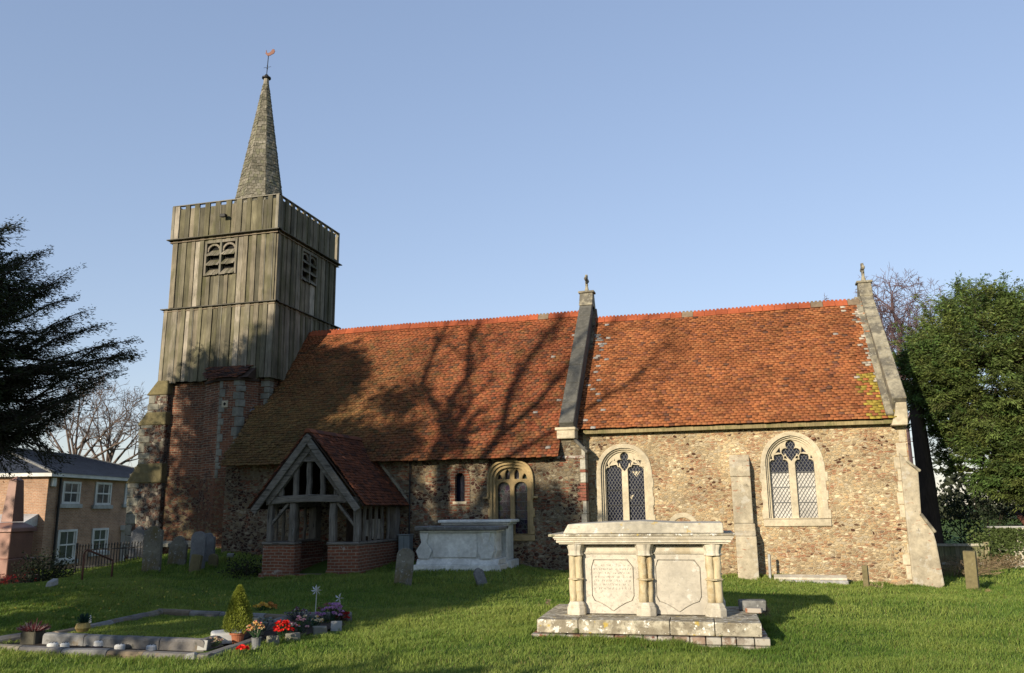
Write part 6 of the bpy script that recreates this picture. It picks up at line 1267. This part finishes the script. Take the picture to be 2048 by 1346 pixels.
# distant tree belt
R = Tree()
for k in range(46):
    a = R_(-68+k*2.6); Dd = 110+rng.uniform(-14, 14); R.cloud((Dd*math.sin(a), Dd*math.cos(a), 1.5), (4, 2, rng.uniform(3.2, 6)), 900, .9, (.035, .042, .024), 25, .7)
tag(R.leaves('treeline', m_leaf, None, .6), 'far belt of dark trees along the horizon', None, None, 'stuff')
# ---- dead stalks
def stalks(name, label, x, y, n, h, spread, col, tuft=.02, Z=None, cat='plant'):
    p = gr(x, y) if Z is None else onZ(x, y, Z); mb = MB()
    for k in range(n):
        a = rng.uniform(0, 6.28); r = spread*math.sqrt(rng.random()); b0 = np.array([r*math.cos(a)*.5, r*math.sin(a)*.5, -.02]); e = b0+np.array([math.cos(a)*r, math.sin(a)*r, h*rng.uniform(.5, 1.1)]); m_ = (b0+e)/2+rng.normal(0, .02, 3); c = tuple(np.array(col)*rng.uniform(.6, 1.3)); mb.bar(b0, m_, .006, .006, (1, .2, .1), c); mb.bar(m_, e, .005, .005, (1, .2, .1), c)
        for j in range(5): q = m_+(e-m_)*rng.random(); dd = rng.normal(0, tuft, 3); mb.add([q, q+dd+[0, 0, .01], q+dd*1.6, q+dd*.7-[0, 0, .008]], [(0, 1, 2, 3)], c)
    o = tag(mb.build(name, m_dry), label, cat); o.location = p; return o
stalks('dead_weed', 'dry brown weed growing at the right end of the large tomb base', 1524, 1240, 14, .26, .06, (.22, .16, .10), .025)
stalks('dead_weed', 'thin dry weed at the left rear of the large tomb base', 1100, 1215, 6, .14, .05, (.2, .15, .1), .02)
stalks('dry_grass_tuft', 'pale dry grass tuft at the foot of the tallest upright stone', 1960, 1186, 40, .08, .16, (.3, .22, .11), .015)
stalks('dry_grass_tuft', 'pale dry grass beside the short sunlit upright stone', 1752, 1180, 30, .14, .12, (.25, .2, .11), .015)
stalks('dead_brambles', 'tangle of brown dead brambles before the board fence', 1905, 1152, 150, .34, .8, (.2, .15, .09), .04)
stalks('dead_brambles', 'brown dead brambles spreading right of the fence post', 1965, 1140, 150, .42, .9, (.19, .14, .08), .04)
# ---- grass blades
def make_grass(name, label, n, xr, yr, hh, excl, wbase=.006, dens=None, pts=None):
    X = rng.uniform(*xr, n); Y = rng.uniform(*yr, n)
    if pts is not None: k_ = rng.integers(0, len(pts), n); X = pts[k_, 0]+rng.normal(0, 1, n)*pts[k_, 2]; Y = pts[k_, 1]+rng.normal(0, 1, n)*pts[k_, 2]
    keep = np.ones(n, bool)
    ang = np.arctan2(X, Y); keep &= (ang > R_(-50)) & (ang < R_(38)) if dens is None else True
    for f in excl: keep &= ~f(X, Y)
    X, Y = X[keep], Y[keep]; n = len(X); cl = np.sin(X*2.1+np.sin(Y*1.7)*2)*np.sin(Y*2.6+np.sin(X*1.3)*2); cl2 = np.sin(X*7+3*np.sin(Y*3))*np.sin(Y*8+3*np.sin(X*2.4)); h = hh*(.72+.34*cl+.42*cl2+.55*rng.random(n)); h = np.maximum(h, hh*.35)
    Z = gz(X, Y)-.005; a = rng.uniform(0, 2*math.pi, n); lean = np.stack([rng.normal(.15, .45, n), rng.normal(.1, .45, n)], 1)*h[:, None]; D = np.hypot(X, Y); w_ = wbase*np.maximum(1, D/9)*rng.uniform(.7, 1.3, n)
    P = np.stack([X, Y, Z], 1); sd = np.stack([np.cos(a)*w_, np.sin(a)*w_, 0*w_], 1); mid = P+np.stack([lean[:, 0]*.35, lean[:, 1]*.35, h*.6], 1); tip = P+np.stack([lean[:, 0], lean[:, 1], h*.98], 1)
    V = np.stack([P-sd*.5, P+sd*.5, mid+sd*.38, tip, mid-sd*.38], 1).reshape(-1, 3); i = 5*np.arange(n)[:, None]; F = np.concatenate([i+[0, 1, 2, 4], i+[4, 2, 3, 3]], 1).reshape(-1, 4)
    quad = (i+np.array([[0, 1, 2, 4]])); V2 = V
    cl3 = np.sin(X*.55+2*np.sin(Y*.4))*np.sin(Y*.7+1.5*np.sin(X*.5)); mx = np.clip(.45+.25*cl+.3*cl3+.25*rng.normal(0, 1, n), 0, 1)[:, None]; C = (np.array([[.085, .155, .024]])*(1-mx)+np.array([[.25, .30, .07]])*mx)*rng.uniform(.7, 1.3, (n, 1)); dry = rng.random(n) < .03+.10*np.clip(cl3-.35, 0, 1); C[dry] = np.array([.2, .17, .07])*rng.uniform(.7, 1.2, (dry.sum(), 1))
    me = bpy.data.meshes.new(name); me.vertices.add(len(V)); me.vertices.foreach_set('co', V.astype(np.float32).ravel()); li = np.concatenate([i+[0, 1, 2, 4], i+[4, 2, 3]], 1).astype(np.int32); me.loops.add(li.size); me.loops.foreach_set('vertex_index', li.ravel()); me.polygons.add(2*n)
    st = (7*np.arange(n)[:, None]+[0, 4]).astype(np.int32); me.polygons.foreach_set('loop_start', st.ravel()); me.update(calc_edges=True); setcol(me, np.repeat(C, 2, 0)); return tag(link(name, me, m_grass), label, None, None, 'stuff')
tr_c, tr_s = math.cos(-R_(3)), math.sin(-R_(3))
def ex_tomb(X, Y): x, y = X+1.255, Y-10.43; a, b = x*tr_c-y*tr_s, x*tr_s+y*tr_c; return (np.abs(a) < 1.4) & (b > -.04) & (b < 1.72)
def poly_in(poly):
    def f(X, Y):
        c = np.zeros(len(X), bool); j = len(poly)-1
        for i in range(len(poly)):
            xi, yi = poly[i][:2]; xj, yj = poly[j][:2]; c ^= ((yi > Y) != (yj > Y)) & (X < (xj-xi)*(Y-yi)/(yj-yi+1e-9)+xi); j = i
        return c
    return f
ex_grave = poly_in([oFL, oFR, oBR, iBR+(iBR-iBL)*.42, iBL+[-.1, .1, 0], oFL+[.3, .6, 0]])
ex_church = lambda X, Y: ((Y > 19.9) & (X > -13) & (X < 3.6)) | ((Y > 20.2) & (X < -12.8) & (X > -16.9)) | ((X > -10.66) & (X < -8.3) & (Y > 17.1))
EX = [ex_tomb, ex_grave, ex_church]
make_grass('grass', 'near tufted grass of the churchyard lawn', 360000, (-13, 8), (6.6, 13), .055, EX, .0055)
make_grass('grass', 'middle distance grass of the churchyard lawn', 330000, (-21, 12), (13, 21), .06, EX, .0055)
L_ = []
for t in np.linspace(0, 1, 40): a = np.array([-1.44+2.88*t, -.09]); L_.append((-1.255+a[0]*math.cos(R_(3))-a[1]*math.sin(R_(3)), 10.43+a[0]*math.sin(R_(3))+a[1]*math.cos(R_(3)), .035))
for t in np.linspace(0, 1, 20):
    for x_ in (-1.47, 1.47): L_.append((-1.255+x_*math.cos(R_(3))-1.7*t*math.sin(R_(3)), 10.43+x_*math.sin(R_(3))+1.7*t*math.cos(R_(3)), .035))
for o in bpy.data.objects:
    if o.get('category') == 'headstone':
        for k_ in range(3): L_.append((o.location.x+rng.normal(0, .1), o.location.y-.05, .07))
for x_ in np.linspace(-3.5, 3.6, 60): L_.append((x_, 19.86, .05))
for x_ in np.linspace(-10.7, -8.3, 24): L_.append((x_, 17.02, .05))
make_grass('grass', 'longer grass tufts left round the tombs, kerbs and walls', 26000, (0, 1), (0, 1), .085, EX, .0055, None, np.array(L_))
make_grass('grass', 'far grass by the fences', 70000, (-24, 16), (21, 27), .07, EX, .006)
lw = poly_in([p for p in ILAWN])
zi = gz; 
_g = gz
def gz(X, Y): return np.full(np.shape(X), .115)
make_grass('grass', 'short clipped grass inside the kerbed grave', 40000, (-9.6, -6.2), (8.9, 11.8), .03, [lambda X, Y: ~lw(X, Y)], .0055)
gz = _g
# fallen yellow leaves on the bank
N = 150; X = rng.uniform(-13, -8.6, N); Y = rng.uniform(10.5, 14.5, N); kp = ~ex_grave(X, Y); X, Y = X[kp], Y[kp]; N = len(X)
leaf_o = leaf_cloud('fallen_leaves', np.stack([X, Y, gz(X, Y)+.055], 1), np.stack([rng.normal(0, 1, N), rng.normal(0, 1, N), rng.normal(0, .15, N)], 1), .05, .035, np.array([(.42, .36, .08)])*rng.uniform(.6, 1.2, (N, 1)), m_leaf); tag(leaf_o, 'scattered yellow fallen leaves on the grass bank', None, None, 'stuff')

# ---- every separate stone, board or beam of a part becomes a part of its own
def split_parts(o, limit=40):
    me = o.data; n = len(me.vertices); par = list(range(n))
    def find(a):
        while par[a] != a: par[a] = par[par[a]]; a = par[a]
        return a
    for e in me.edges:
        a, b = find(e.vertices[0]), find(e.vertices[1])
        if a != b: par[a] = b
    gid = {}
    for i in range(n): gid.setdefault(find(i), []).append(i)
    if len(gid) < 2 or len(gid) > limit: return
    for k, (root, vs) in enumerate(list(gid.items())):
        bm = bmesh.new(); bm.from_mesh(me); keep = set(vs); bmesh.ops.delete(bm, geom=[v for v in bm.verts if v.index not in keep], context='VERTS'); m2 = bpy.data.meshes.new(o.name.split('.')[0]); bm.to_mesh(m2); bm.free()
        for mm in me.materials: m2.materials.append(mm)
        q = bpy.data.objects.new(o.name.split('.')[0], m2); COL.objects.link(q); q.parent = o.parent; q.matrix_parent_inverse = o.matrix_parent_inverse.copy(); q.matrix_basis = o.matrix_basis.copy()
    bpy.data.objects.remove(o)
SPLIT = ('offset_stone', 'corner_board', 'label_stop', 'drip_stone', 'sill_beam', 'rail', 'door_surround', 'footing', 'repaired_panes', 'curtain', 'saddle_bars')
for o in [q for q in bpy.data.objects if q.type == 'MESH' and q.name.split('.')[0] in SPLIT and not q.children]: split_parts(o)
